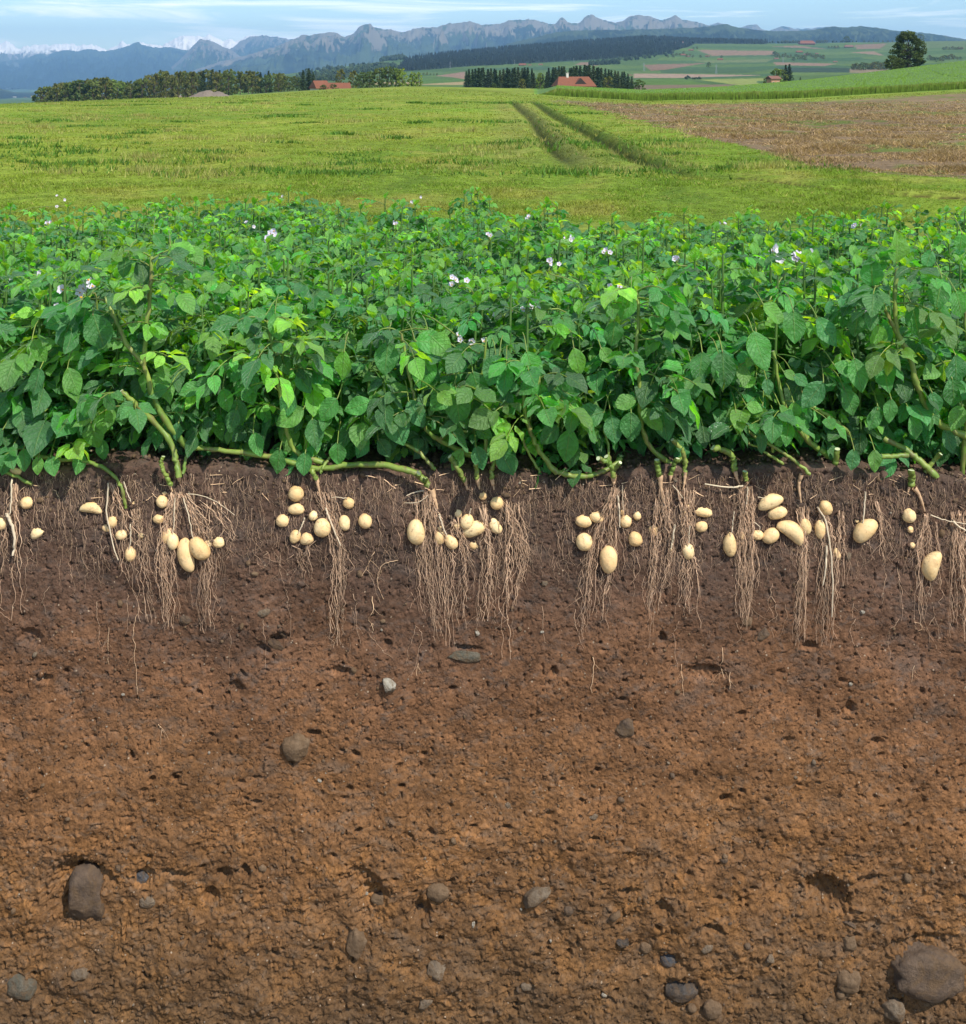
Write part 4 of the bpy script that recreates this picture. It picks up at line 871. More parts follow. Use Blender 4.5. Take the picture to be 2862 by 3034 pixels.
# ================================================================== FRONT PLANTS, traced
def local(o, child):     # keep world placement when parented to a moved empty
    child.parent = o; child.matrix_parent_inverse = Matrix.Translation(-Vector(o.location))
def add_roots(o, envs, stolons=(), tap=None, tone=1.0):
    mb = MB()
    for e, n in envs: bundle(mb, e, n, tone=tone)
    if envs: local(o, link('roots', mb.mesh('roots', [M_ROOTS])))
    for (pts, r) in stolons:
        m = MB(); q = smooth_path(pts, 18); q[:, 0] += R.normal(0, .7, 18); v, f = tube(W3(q[:, 0], q[:, 1], .016), np.linspace(r, r*.6, 18), 6); m.add(v, f); local(o, link('shoot', m.mesh('shoot', [M_STOLON])))
    if tap:
        for (pts, r) in tap:
            q = smooth_path(pts, 14); rr = np.linspace(r, r*.28, 14)*(1+.08*R.normal(size=14)); m = MB(); v, f = tube(W3(q[:, 0], q[:, 1], .008), rr, 9); m.add(v, f); local(o, link('taproot', m.mesh('taproot', [M_TAP])))
def front_leaves(o, spots, tint=1.0):
    """large leaflets seen face on: (px, py of the leaf base, length px, heading deg: 0 right, 90 down, y)"""
    mb = MB()
    for (px, py, L, a, y) in spots:
        a = math.radians(a+R.uniform(-8, 8)); T = np.array([math.cos(a), R.uniform(-.35, .05), -math.sin(a)]); b = np.array([(px-CX)/F*(D0+y), y, CZ-(py-HY)/F*(D0+y)])
        Nn = np.array([R.uniform(-.35, .35), -1.0, R.uniform(.35, 1.0)]); y += .025; L = min(L, max(38, 1412-py)/max(.3, abs(math.sin(a)))) if math.sin(a) > 0 else L; ll = L*.00093*(D0+y)/D0
        c = GREENS[R.integers(4)]*R.uniform(.75, 1.25)*tint
        leaflet(mb, b, T, Nn, ll, ll*R.uniform(.29, .38), c, R.uniform(-.05, .3), R.uniform(.1, .35), 9, 4)
        back = b+np.array([-T[0]*.03, .09, .035]); v, f = tube(smooth_path([back, (b+back)/2+[0, 0, .012], b, b+T*.004], 8), .0016, 5); mb.add(v, f, 1)
    if spots: local(o, link('leaves', mb.mesh('leaves', [M_LEAF, M_STEM])))
def front_plant(name, label, crown, stems, leaves=(), cat='potato plant', group='potato plants along the edge of the cut', sprigs=(), **kw):
    o = thing(name, label, cat, tuple(W3(*crown)), 0, group)
    fo = MB(); nf = 0
    for (pts, r0, r1) in stems:
        me, S = stem_mesh(pts, r0, r1); local(o, link('stem', me)); 
        if kw.get('leafy', True) and len(S) > 16 and pts[-1][1] < 1200:
            for i in range(int(len(S)*.45), len(S), 3):
                if S[i][2] < .13: continue
                d = np.array([R.normal(), R.uniform(-1, .7), R.uniform(.1, .7)]); compound(fo, S[i], d, R.uniform(.10, .16), R.uniform(.8, 1.1), R.uniform(.3, .6), 3, (8, 3)); nf += 1
    for (px, py, y, dx, dz) in sprigs:
        b = P(px, py, D0+y); compound(fo, b, (dx, -.5, dz), .12, 1.0, .45, 3, (8, 3)); nf += 1
    if nf: local(o, link('foliage', fo.mesh('foliage', [M_LEAF, M_STEM])))
    front_leaves(o, leaves)
    add_roots(o, kw.get('envs', ()), kw.get('stolons', ()), kw.get('tap')); return o
FP = []
FP.append(front_plant('potato_plant', 'potato plant at the left edge with roots around a thick white shoot', (40, 1440), [([(95, 1435, -.005), (20, 1400, .0), (-60, 1390, .02)], .006, .005)],
  [(30, 1340, 75, 110, .0), (70, 1330, 70, 80, -.01), (110, 1265, 80, 100, .03), (10, 1270, 80, 120, .03), (60, 1200, 90, 70, .05), (160, 1250, 70, 110, .03)],
  envs=[(((38, 52, 1430), (8, 75, 1600), (0, 78, 1820)), 34)], stolons=[([(24, 1515), (40, 1550), (50, 1590), (43, 1640)], .0055), ([(36, 1420), (38, 1480), (33, 1530)], .003)]))
FP.append(front_plant('potato_plant', 'potato plant whose stem arches over the edge and dives into the soil', (350, 1420), [([(372, 1505, -.008), (362, 1450, -.012), (320, 1395, -.012), (240, 1362, .0), (170, 1362, .02), (60, 1340, .06)], .0055, .0085)],
  [(150, 1350, 85, 75, -.03), (245, 1340, 70, 100, .0), (115, 1350, 60, 95, -.02), (300, 1300, 70, 80, .03)], sprigs=[(110, 1340, .05, -.5, .5), (200, 1330, .04, .3, .6)],
  envs=[(((322, 350, 1425), (320, 395, 1560), (335, 382, 1745)), 34), (((380, 420, 1500), (385, 440, 1620), (395, 475, 1815)), 26)],
  stolons=[([(327, 1425), (322, 1500), (335, 1570), (358, 1648)], .0026), ([(373, 1420), (385, 1460), (395, 1478)], .002), ([(392, 1545), (394, 1590), (390, 1615)], .0018)]))
FP.append(front_plant('potato_plant', 'potato plant with a thick forked stem and a bare cut branch leaning left', (520, 1410),
  [([(530, 1415, -.02), (522, 1370, -.01), (505, 1310, .0), (455, 1250, .0), (400, 1195, -.02), (358, 1158, -.03)], .0115, .0088), ([(560, 1330, .03), (505, 1265, .0), (455, 1180, -.01), (428, 1085, -.01), (385, 1035, .0), (345, 955, .02), (312, 880, .04)], .0125, .0055),
   ([(426, 1082, -.01), (436, 960, -.01), (447, 830, .0), (449, 760, .01)], .009, .0055), ([(540, 1405, -.015), (560, 1340, .01), (600, 1320, .03)], .006, .005)],
  [(255, 905, 100, 95, .05), (275, 930, 125, 75, .0), (215, 930, 110, 110, .04), (500, 1150, 80, 160, -.01), (600, 1140, 80, 165, .0), (455, 690, 62, 60, .0), (375, 760, 70, 100, .0), (505, 730, 90, 15, .02), (700, 1180, 90, 85, .02), (530, 1250, 60, 95, .0),
   (270, 1250, 90, 80, .0), (310, 1200, 90, 95, .0), (200, 1090, 95, 70, -.01), (120, 1090, 90, 110, .0), (95, 1005, 85, 60, .02), (350, 1200, 70, 80, .01), (660, 1150, 80, 75, .0)],
  sprigs=[(450, 770, .0, .7, .5), (446, 760, .0, -.6, .6), (310, 890, .04, -.8, .4), (320, 880, .04, .6, .5), (448, 830, .0, .8, .2)],
  envs=[(((508, 540, 1455), (478, 555, 1600), (478, 552, 1860)), 75), (((525, 560, 1458), (585, 682, 1600), (600, 682, 1855)), 72), (((590, 670, 1480), (620, 690, 1560), (640, 700, 1640)), 22)],
  stolons=[([(545, 1470), (565, 1530), (577, 1590)], .0022), ([(522, 1470), (520, 1540), (517, 1575)], .002), ([(560, 1458), (600, 1462), (640, 1478), (700, 1520)], .0013)],
  tap=[([(530, 1395), (532, 1425)], .012), ([(492, 1410), (505, 1440), (512, 1455)], .007)]))
FP.append(front_plant('potato_plant', 'green peeled stump bent over the soil above the big left cluster', (490, 1400), [([(505, 1438, -.02), (495, 1415, -.025), (482, 1390, -.03), (478, 1368, -.03), (484, 1352, -.03)], .0085, .006)], leafy=False, cat='plant stump'))
FP.append(front_plant('potato_plant', 'long stem lying along the soil edge with round cut ends, then taproot and roots', (1270, 1440),
  [([(1272, 1438, -.035), (1225, 1400, -.03), (1130, 1378, -.01), (1030, 1378, .0), (930, 1388, .0), (800, 1352, .01), (680, 1338, .02), (560, 1325, .03)], .0115, .0085), ([(1258, 1428, -.035), (1262, 1418, -.052)], .0085, .0085), ([(1240, 1410, -.035), (1240, 1402, -.055)], .009, .009)],
  [(1000, 1310, 75, 85, -.01), (905, 1340, 75, 100, -.02), (1120, 1300, 70, 60, .0), (1090, 1290, 80, 120, .02)], leafy=False,
  envs=[(((1252, 1285, 1450), (1250, 1335, 1620), (1295, 1345, 1890)), 75), (((1330, 1372, 1520), (1328, 1385, 1650), (1325, 1370, 1840)), 48), (((1225, 1250, 1455), (1220, 1250, 1630), (1235, 1265, 1800)), 12)],
  stolons=[([(1255, 1447), (1230, 1452), (1206, 1462)], .0022), ([(1302, 1515), (1312, 1550), (1325, 1582)], .003), ([(1270, 1460), (1240, 1480), (1200, 1482)], .0012), ([(1395, 1500), (1390, 1522)], .0016)],
  tap=[([(1278, 1446), (1288, 1475), (1297, 1502)], .0098)]))
FP.append(front_plant('potato_plant', 'plant whose peeled taproot points down over the third potato cluster', (938, 1415), [([(938, 1420, -.02), (925, 1395, -.02), (910, 1380, .0)], .008, .009), ([(950, 1400, -.015), (965, 1370, .0), (990, 1340, .02)], .006, .005)], [], leafy=False,
  envs=[(((925, 990, 1450), (960, 1020, 1640), (978, 1010, 1880)), 66), (((860, 940, 1590), (855, 940, 1660), (870, 960, 1740)), 14)],
  stolons=[([(966, 1498), (985, 1545), (1011, 1608)], .0030), ([(906, 1525), (898, 1548), (888, 1570)], .0025), ([(1030, 1475), (1000, 1468), (985, 1470)], .0014)], tap=[([(938, 1408), (943, 1435), (949, 1458)], .0072)]))
FP.append(front_plant('potato_plant', 'potato plant with twin upright stems above the third potato cluster', (870, 1380),
  [([(960, 1372, .02), (870, 1330, .02), (835, 1190, .0), (812, 1060, .0), (792, 950, .01)], .0095, .0045), ([(838, 1180, .0), (834, 1100, .0), (838, 1020, .0)], .0065, .005), ([(820, 1080, .0), (770, 1060, .01), (725, 1045, .02)], .0045, .003)],
  [(790, 930, 75, 170, .0), (815, 925, 90, 85, -.01), (870, 1160, 90, 110, -.01), (900, 1210, 100, 150, -.01), (925, 1240, 95, 80, .0), (700, 1210, 80, 100, .01), (640, 1130, 90, 150, -.01), (750, 1280, 80, 70, .0), (830, 1330, 90, 95, -.02), (880, 1100, 85, 60, .0)],
  sprigs=[(792, 955, .01, -.6, .6), (795, 950, .01, .7, .5), (838, 1020, .0, .6, .6)]))
FP.append(front_plant('potato_plant', 'bushy potato plant with a curved yellow green stem left of the middle', (1300, 1390),
  [([(1400, 1350, .05), (1310, 1310, .02), (1262, 1270, .0), (1240, 1215, .0), (1215, 1120, .02), (1190, 990, .04)], .010, .0045), ([(1300, 1305, .02), (1320, 1285, .01), (1345, 1220, .0), (1350, 1160, .01)], .0075, .005), ([(1318, 1282, .01), (1350, 1275, .0), (1385, 1278, .0)], .006, .004), ([(1290, 1390, .0), (1235, 1335, .01), (1180, 1300, .03), (1150, 1260, .05)], .0065, .006)],
  [(1155, 1210, 125, 70, -.02), (1100, 1190, 95, 165, -.02), (1210, 1185, 100, 60, -.02), (1345, 1140, 110, 140, -.02), (1350, 1145, 130, 80, -.02), (1265, 1045, 125, 95, -.02), (1150, 1010, 110, 100, -.01), (1000, 1180, 90, 130, -.01), (1410, 1270, 60, 30, -.02), (1230, 1010, 110, 10, -.01), (1270, 990, 100, 45, .0), (1020, 1040, 95, 95, .0)],
  sprigs=[(1190, 990, .04, -.5, .6), (1345, 1160, .01, .5, .6), (1240, 1215, .0, -.7, .3)]))
FP.append(front_plant('potato_plant', 'leafy potato plant in the middle behind a row of short stumps', (1420, 1385), [([(1430, 1380, .02), (1440, 1300, .03), (1425, 1200, .04), (1440, 1000, .05)], .008, .004)],
  [(1480, 1330, 95, 60, -.02), (1410, 1320, 80, 80, -.02), (1400, 1100, 100, 80, .0), (1470, 1060, 110, 70, .0), (1500, 1080, 100, 95, -.01), (1370, 1330, 75, 110, -.01), (1500, 1340, 80, 75, -.02)]))
for (px, pts, lab) in ((1375, [(1377, 1425, -.01), (1360, 1395, -.015), (1332, 1352, -.02)], 'thick cut stump leaning left in the middle of the soil edge'), (1412, [(1413, 1418, -.015), (1413, 1395, -.02), (1411, 1376, -.03)], 'short upright cut stump just right of the left leaning one'),
                       (1455, [(1457, 1420, -.01), (1458, 1395, -.01), (1466, 1365, .0)], 'thin green sprout right of two cut stumps in the middle')):
    FP.append(front_plant('potato_stump', lab, (px, 1425), [(pts, .0085, .0095 if px < 1400 else .007)], leafy=False, cat='plant stump', group='cut stumps on the soil edge', tap=[([(px+2, 1415), (px+6, 1436), (px+9, 1448)], .007)],
      envs={1375: [], 1412: [(((1418, 1440, 1490), (1425, 1455, 1650), (1422, 1452, 1850)), 44)], 1455: [(((1480, 1560, 1480), (1480, 1560, 1640), (1488, 1530, 1780)), 74), (((1500, 1512, 1600), (1498, 1512, 1720), (1500, 1506, 1930)), 12)]}[px]))
FP.append(front_plant('potato_plant', 'potato plant with a big round pale leaf above the dip in the soil edge', (1640, 1410),
  [([(1650, 1402, .0), (1605, 1345, .0), (1570, 1275, .0), (1553, 1195, .0), (1560, 1080, .02)], .0105, .0055), ([(1655, 1400, .0), (1720, 1412, -.01), (1790, 1395, .0), (1840, 1360, .03)], .009, .008), ([(1562, 1200, .0), (1578, 1165, .0), (1600, 1120, .01)], .0065, .004), ([(1600, 1400, .01), (1560, 1330, .02), (1545, 1290, .03)], .005, .005)],
  [(1690, 1270, 112, 95, -.05), (1655, 1260, 85, 140, -.04), (1690, 1290, 110, 85, -.02), (1600, 1135, 110, 85, -.03), (1590, 1130, 70, 150, -.02), (1670, 1200, 90, 40, -.01), (1790, 1220, 110, 165, -.03), (1810, 1230, 90, 80, -.01), (1500, 1280, 80, 85, -.01), (1870, 1220, 95, 90, -.02), (1700, 1030, 95, 70, .0), (1560, 1040, 115, 70, .0), (1480, 1050, 105, 110, .0), (1780, 1030, 60, 60, -.02)],
  sprigs=[(1560, 1085, .02, -.5, .6), (1602, 1120, .01, .6, .6), (1550, 1200, .0, -.7, .4)]))
FP.append(front_plant('potato_stump', 'stump with three pale cut branches above the great egg shaped potato', (1815, 1405), [([(1818, 1415, -.02), (1812, 1385, -.025), (1796, 1352, -.03)], .009, .009), ([(1812, 1385, -.025), (1795, 1368, -.035), (1772, 1358, -.045)], .0075, .0075), ([(1818, 1395, -.02), (1828, 1382, -.03), (1838, 1370, -.04)], .0065, .0065), ([(1808, 1370, .0), (1800, 1310, .01), (1788, 1270, .02)], .005, .004)],
  leafy=False, cat='plant stump', group='cut stumps on the soil edge', envs=[(((1808, 1838, 1440), (1740, 1830, 1640), (1718, 1792, 1870)), 78), (((1838, 1860, 1440), (1845, 1890, 1560), (1860, 1910, 1720)), 12)],
  stolons=[([(1828, 1462), (1834, 1510), (1835, 1558)], .003), ([(1842, 1430), (1843, 1475), (1844, 1508)], .0012)], tap=[([(1816, 1402), (1817, 1420), (1817, 1432)], .010)]))
FP.append(front_plant('potato_plant', 'tall potato plant with a straight pale stem right of the three armed stump', (1990, 1380),
  [([(2030, 1360, .03), (1980, 1368, .02), (1920, 1315, .0), (1898, 1240, .0), (1896, 1150, .0), (1885, 1050, .0), (1892, 940, .01), (1885, 860, .03)], .0105, .0045), ([(1900, 1165, .0), (1930, 1140, .0), (1965, 1120, .01)], .0055, .004)],
  [(1900, 1210, 95, 40, -.02), (1960, 1215, 100, 75, -.01), (1885, 1180, 80, 160, -.01), (2080, 1040, 105, 95, -.03), (2140, 1040, 125, 85, -.04), (2130, 1050, 110, 70, -.03), (2230, 980, 130, 70, -.03), (2050, 1090, 100, 80, -.02), (1960, 870, 90, 80, .0), (2010, 900, 90, 60, .0), (1870, 870, 90, 110, .0), (2020, 1170, 90, 60, .0), (1820, 950, 90, 100, .0)],
  sprigs=[(1888, 870, .03, -.6, .6), (1886, 865, .03, .6, .6), (1965, 1120, .01, .6, .4), (1893, 940, .01, .7, .4)]))
for (px, py, pts, r, lab, tap, envs, sto) in (
  (1952, 1405, [(1955, 1412, -.01), (1950, 1390, -.015), (1946, 1362, -.02)], .0105, 'stout upright stump with a brown carrot shaped taproot and white cut top', [([(1954, 1405), (1956, 1440), (1966, 1488)], .009)], [(((1950, 1990, 1440), (1938, 2000, 1620), (1905, 1965, 1790)), 64), (((1938, 1948, 1470), (1920, 1935, 1650), (1905, 1925, 1880)), 12)], [([(1995, 1545), (1990, 1590), (1986, 1620)], .0032)]),
  (1985, 1400, [(1986, 1412, -.005), (1992, 1388, -.01), (2008, 1358, -.02)], .008, 'slanting cut stump close right of the stout white topped one', [([(1986, 1405), (1984, 1422)], .006)], [], []),
  (2028, 1420, [(2028, 1412, .0), (2030, 1370, .0), (2018, 1330, -.01), (1992, 1302, -.02)], .0085, 'tall curved stump with a pale cut top bending left', [([(2029, 1395), (2026, 1425), (2021, 1447)], .0058)], [(((2000, 2060, 1440), (2000, 2062, 1620), (1988, 2050, 1790)), 70), (((2040, 2060, 1620), (2050, 2070, 1700), (2068, 2082, 1890)), 7)], [([(2040, 1550), (2038, 1580), (2038, 1608)], .0018), ([(1990, 1430), (2010, 1455), (2020, 1468)], .0014)]),
  (2170, 1400, [(2178, 1398, -.005), (2172, 1360, -.005), (2150, 1335, -.01), (2112, 1326, -.025)], .0105, 'curved cut stem bending left over the dense brown root bundle', [([(2176, 1392), (2182, 1415), (2190, 1432)], .0065)], [], []),
  (2212, 1420, [(2211, 1425, -.015), (2209, 1410, -.02), (2207, 1396, -.03)], .0085, 'tiny stump right above the dense brown root bundle', [([(2211, 1415), (2212, 1430)], .007)], [(((2185, 2232, 1440), (2178, 2238, 1600), (2182, 2218, 1840)), 120), (((2226, 2240, 1470), (2222, 2242, 1560), (2230, 2200, 1740)), 20)], [([(2200, 1435), (2160, 1438), (2085, 1428)], .0030), ([(2212, 1438), (2210, 1490)], .0022), ([(2244, 1470), (2266, 1474)], .0015), ([(2172, 1510), (2168, 1560), (2163, 1585)], .0018), ([(2232, 1545), (2250, 1560), (2248, 1575)], .0014)]),
  (2478, 1385, [(2472, 1400, .03), (2475, 1370, .02), (2481, 1330, .01)], .0105, 'upright cut stump with a pale flat top right of the bushy low sprigs', [], [], []),
  (2703, 1430, [(2700, 1436, -.01), (2703, 1415, -.02), (2700, 1393, -.035)], .012, 'fat stump with a broad white cut top near the right corner', [([(2703, 1440), (2718, 1462), (2735, 1510)], .0075), ([(2690, 1438), (2685, 1455)], .005)], [(((2735, 2745, 1515), (2703, 2755, 1620), (2708, 2745, 1840)), 60), (((2760, 2790, 1540), (2775, 2785, 1680), (2770, 2790, 1800)), 7)], [])):
    FP.append(front_plant('potato_stump', lab, (px, py), [(pts, r, r*.95)], leafy=False, cat='plant stump', group='cut stumps on the soil edge', tap=tap, envs=envs, stolons=sto))
FP.append(front_plant('potato_plant', 'low sprig of small pale leaves over thin slanting stems, right of centre', (2375, 1385),
  [([(2400, 1405, -.01), (2360, 1370, .0), (2300, 1330, .0), (2225, 1285, .01), (2215, 1260, .02)], .0065, .0045), ([(2320, 1375, .01), (2275, 1345, .01), (2205, 1305, .02)], .0055, .004), ([(2290, 1340, .01), (2275, 1290, .0), (2265, 1250, .0)], .005, .004)],
  [(2180, 1220, 60, 100, -.01), (2260, 1200, 55, 150, -.01), (2310, 1200, 62, 60, -.02), (2300, 1250, 85, 75, -.02), (2250, 1280, 70, 80, -.02), (2350, 1190, 60, 85, -.01), (2210, 1200, 55, 20, -.01), (2380, 1230, 55, 110, -.01), (2240, 1120, 60, 150, -.01), (2320, 1100, 55, 20, -.01), (2350, 1110, 60, 40, -.01), (2270, 1120, 55, 90, -.01)],
  sprigs=[(2215, 1262, .02, -.5, .5), (2265, 1252, .0, .5, .5)], envs=[(((2358, 2400, 1500), (2372, 2395, 1640), (2345, 2390, 1900)), 76)], tap=[([(2375, 1405), (2368, 1440), (2374, 1490)], .0072)], group='potato plants along the edge of the cut'))
FP.append(front_plant('potato_plant', 'shaded potato plant with large dark leaves and two long right hand root bundles', (2450, 1400),
  [([(2470, 1360, .05), (2400, 1310, .03), (2350, 1250, .02), (2320, 1190, .03), (2290, 1040, .05)], .012, .006), ([(2560, 1330, .05), (2500, 1270, .03), (2450, 1230, .02), (2400, 1200, .03)], .008, .006)],
  [(2420, 940, 110, 60, -.02), (2350, 920, 105, 95, -.02), (2440, 1130, 110, 120, -.04), (2530, 1060, 110, 80, -.04), (2470, 1080, 70, 20, -.02), (2500, 1150, 100, 70, -.02), (2240, 980, 90, 110, .0), (2260, 900, 95, 45, .0), (2380, 1180, 110, 100, .0), (2600, 1200, 80, 100, -.01)],
  envs=[(((2422, 2455, 1500), (2430, 2482, 1620), (2412, 2480, 1890)), 90), (((2478, 2500, 1510), (2478, 2505, 1620), (2470, 2490, 1810)), 22)],
  stolons=[([(2420, 1500), (2445, 1545), (2455, 1620), (2459, 1700), (2460, 1820)], .0031), ([(2445, 1610), (2440, 1680), (2432, 1725)], .0034), ([(2434, 1538), (2436, 1548)], .0012)]))
FP.append(front_plant('potato_plant', 'large potato plant with a long bowed stem rising at the right side', (2740, 1400),
  [([(2900, 1310, .04), (2780, 1250, .02), (2720, 1150, .0), (2695, 1050, .0), (2660, 990, .0), (2652, 880, .0), (2660, 790, .01)], .014, .007), ([(2655, 985, .0), (2610, 890, .0), (2588, 840, .01)], .0085, .006), ([(2775, 1415, -.01), (2730, 1370, .0), (2680, 1330, .02), (2620, 1300, .04)], .0125, .010), ([(2740, 1400, .0), (2770, 1360, .0), (2788, 1345, -.02)], .008, .007), ([(2690, 1350, -.01), (2610, 1352, -.03)], .0085, .0085)],
  [(2655, 780, 108, 265, .0), (2585, 850, 112, 265, .0), (2850, 690, 60, 100, .02), (2760, 740, 70, 115, .0), (2700, 900, 110, 80, .0), (2640, 1180, 80, 90, -.02), (2700, 1230, 80, 80, -.02), (2600, 1210, 75, 110, -.01), (2530, 1330, 70, 90, -.03), (2590, 1330, 75, 85, -.03), (2830, 1050, 120, 80, .0), (2790, 900, 120, 95, .0), (2760, 1160, 80, 70, .0), (2600, 960, 90, 80, .0), (2540, 930, 80, 100, .0), (2830, 860, 100, 75, .0)],
  sprigs=[(2660, 800, .01, .8, .3), (2655, 900, .0, .8, .3)], stolons=[([(2560, 1452), (2555, 1510), (2543, 1588)], .0028)],
  envs=[(((2585, 2600, 1480), (2600, 2650, 1580), (2600, 2665, 1650)), 30)]))
FP.append(front_plant('potato_plant', 'potato plant cut off by the right edge, with a white shoot and hanging roots', (2840, 1470), [([(2850, 1420, .06), (2868, 1150, .03), (2860, 900, .05)], .009, .007)], [(2820, 1120, 100, 90, .0), (2850, 1200, 90, 110, .0), (2800, 1270, 80, 80, .02), (2790, 820, 110, 100, .01)],
  envs=[(((2815, 2870, 1510), (2798, 2850, 1640), (2800, 2862, 1870)), 70)], stolons=[([(2818, 1538), (2835, 1555), (2875, 1578)], .0035), ([(2750, 1518), (2790, 1535), (2818, 1542), (2866, 1550)], .0018)]))
# fine fringe of hair roots in the topsoil
mb = MB()
for i in range(2300):
    px = R.uniform(-120, 2980); py = 1400+R.random()**1.6*260+max(0, float(np.interp(px, [1500, 1650, 1800], [0, 20, 0]))); l = R.uniform(15, 95)*(1 if R.random() < .85 else 1.6)
    strand(mb, [(px, py), (px+R.normal(0, 6), py+l*.5), (px+R.normal(0, 12), py+l)], R.uniform(.0003, .0007), .0002, R.uniform(.001, .004), np.array([1, 1, 1])*R.uniform(.45, 1.3), wob=7, hairs=int(R.integers(0, 3)))
for i in range(70):
    px = R.uniform(0, 2862); py = R.uniform(1600, 1860); strand(mb, [(px, py), (px+R.normal(0, 12), py+40), (px+R.normal(0, 20), py+R.uniform(60, 160))], .0007, .0003, .002, np.array([1, 1, 1])*R.uniform(.8, 1.4), wob=7, hairs=2)
for p_, r_ in (([(412, 1800), (398, 1860), (402, 1960), (408, 2080)], .0008), ([(325, 1855), (322, 1900), (320, 1970)], .0009), ([(1112, 1630), (1068, 1708)], .0011), ([(1180, 1655), (1140, 1668), (1120, 1710), (1136, 1770)], .0013), ([(1104, 1762), (1106, 1800), (1097, 1830), (1107, 1866)], .0014), ([(1755, 1940), (1757, 1985), (1754, 2050)], .0013),
               ([(2018, 1965), (2022, 2060)], .0009), ([(2140, 1920), (2144, 2010)], .0011), ([(2163, 1990), (2160, 2040)], .0012), ([(2712, 1975), (2700, 2020)], .0008), ([(1240, 1962), (1236, 2000)], .0011), ([(990, 1760), (1000, 1860), (988, 1920)], .0009), ([(2710, 1845), (2730, 1850), (2738, 1865), (2722, 1870), (2712, 1855)], .0008), ([(470, 2145), (480, 2160), (480, 2200)], .0010)):
    strand(mb, p_, r_, r_*.5, .003, np.array([1.4, 1.4, 1.3]), wob=5, hairs=3)
for i in range(55):   # scraps of straw and pale root ends near the top
    px = R.uniform(0, 2862); py = R.uniform(1405, 1480); a = R.uniform(-.9, .9); l = R.uniform(12, 45); strand(mb, [(px, py), (px+math.cos(a)*l, py+math.sin(a)*l)], R.uniform(.0008, .0016), .0006, .004, np.array([1.7, 1.7, 1.6])*R.uniform(.7, 1.2), wob=3)
tag(link('fine_roots', mb.mesh('fine_roots', [M_ROOTS])), kind='stuff')

# ================================================================== THE POTATO FIELD
VAR = [plant_meshes(.48+.03*(k % 3), 6, (5, 1) if k >= 3 else (7, 2), 1.0, .15, k) for k in range(7)]
ENDX = [-400, 0, 120, 230, 300, 450, 700, 900, 1050, 1180, 1300, 1500, 1620, 1720, 1850, 2050, 2200, 2400, 2520, 2620, 2862, 3300]
ENDY = [600, 600, 608, 640, 618, 592, 578, 582, 596, 606, 590, 582, 594, 632, 640, 632, 616, 622, 640, 632, 606, 600]
LOWV = [plant_meshes(.27, 4, (7, 2), .78, .08, 90+k) for k in range(3)]
PLANTS = []; d = D0+.31; rowi = 0
while d < 9.9:
    gap = .30+.018*rowi; w = 1431/F*d+.95; n = int(2*w/gap); lean = R.uniform(0, gap)
    for i in range(n):
        x = -w+i*gap+lean+R.normal(0, .03); dd = d+R.normal(0, .05); px = CX+x*F/dd
        z = float(land_z(np.array([px]), np.array([dd]))[0]) if d > 4.5 else float(top_z(x))-.062*(dd-D0)
        ytop = HY+(CZ-z-.50)*F/dd
        if ytop < np.interp(px, ENDX, ENDY)-1: continue
        PLANTS.append([x, dd, z, px])
    d += .34+.03*rowi; rowi += 1
print('plants', len(PLANTS), rowi)
pobj = []
for i, (x, dd, z, px) in enumerate(PLANTS):
    fm, sm = VAR[R.integers(0, 3)] if dd < 4.6 else VAR[R.integers(3, 7)]
    o = thing('potato_plant', 'leafy green potato plant without flowers in the dense crop behind the front plants', 'potato plant', (x, dd-D0, z), R.uniform(0, 6.28), 'potato plants filling the field')
    s = R.uniform(.90, 1.10)*(1.0 if dd > 4.2 else .98); o.scale = (s, s, s*R.uniform(.92, 1.06))
    link('foliage', fm, o); link('stems', sm, o); pobj.append(o)
for i in range(19):
    x = -1.72+i*.19+R.normal(0, .03); yy = .215+R.uniform(-.02, .03); z = float(top_z(x))-.062*yy; o = thing('potato_plant', 'short leafy potato plant low in the shade at the front edge of the crop', 'potato plant', (x, yy, z), R.uniform(0, 6.28), 'low potato plants along the front edge')
    fm, sm = LOWV[i % 3]; o.scale = (.82, .82, R.uniform(.85, 1.15)); link('foliage', fm, o); link('stems', sm, o)
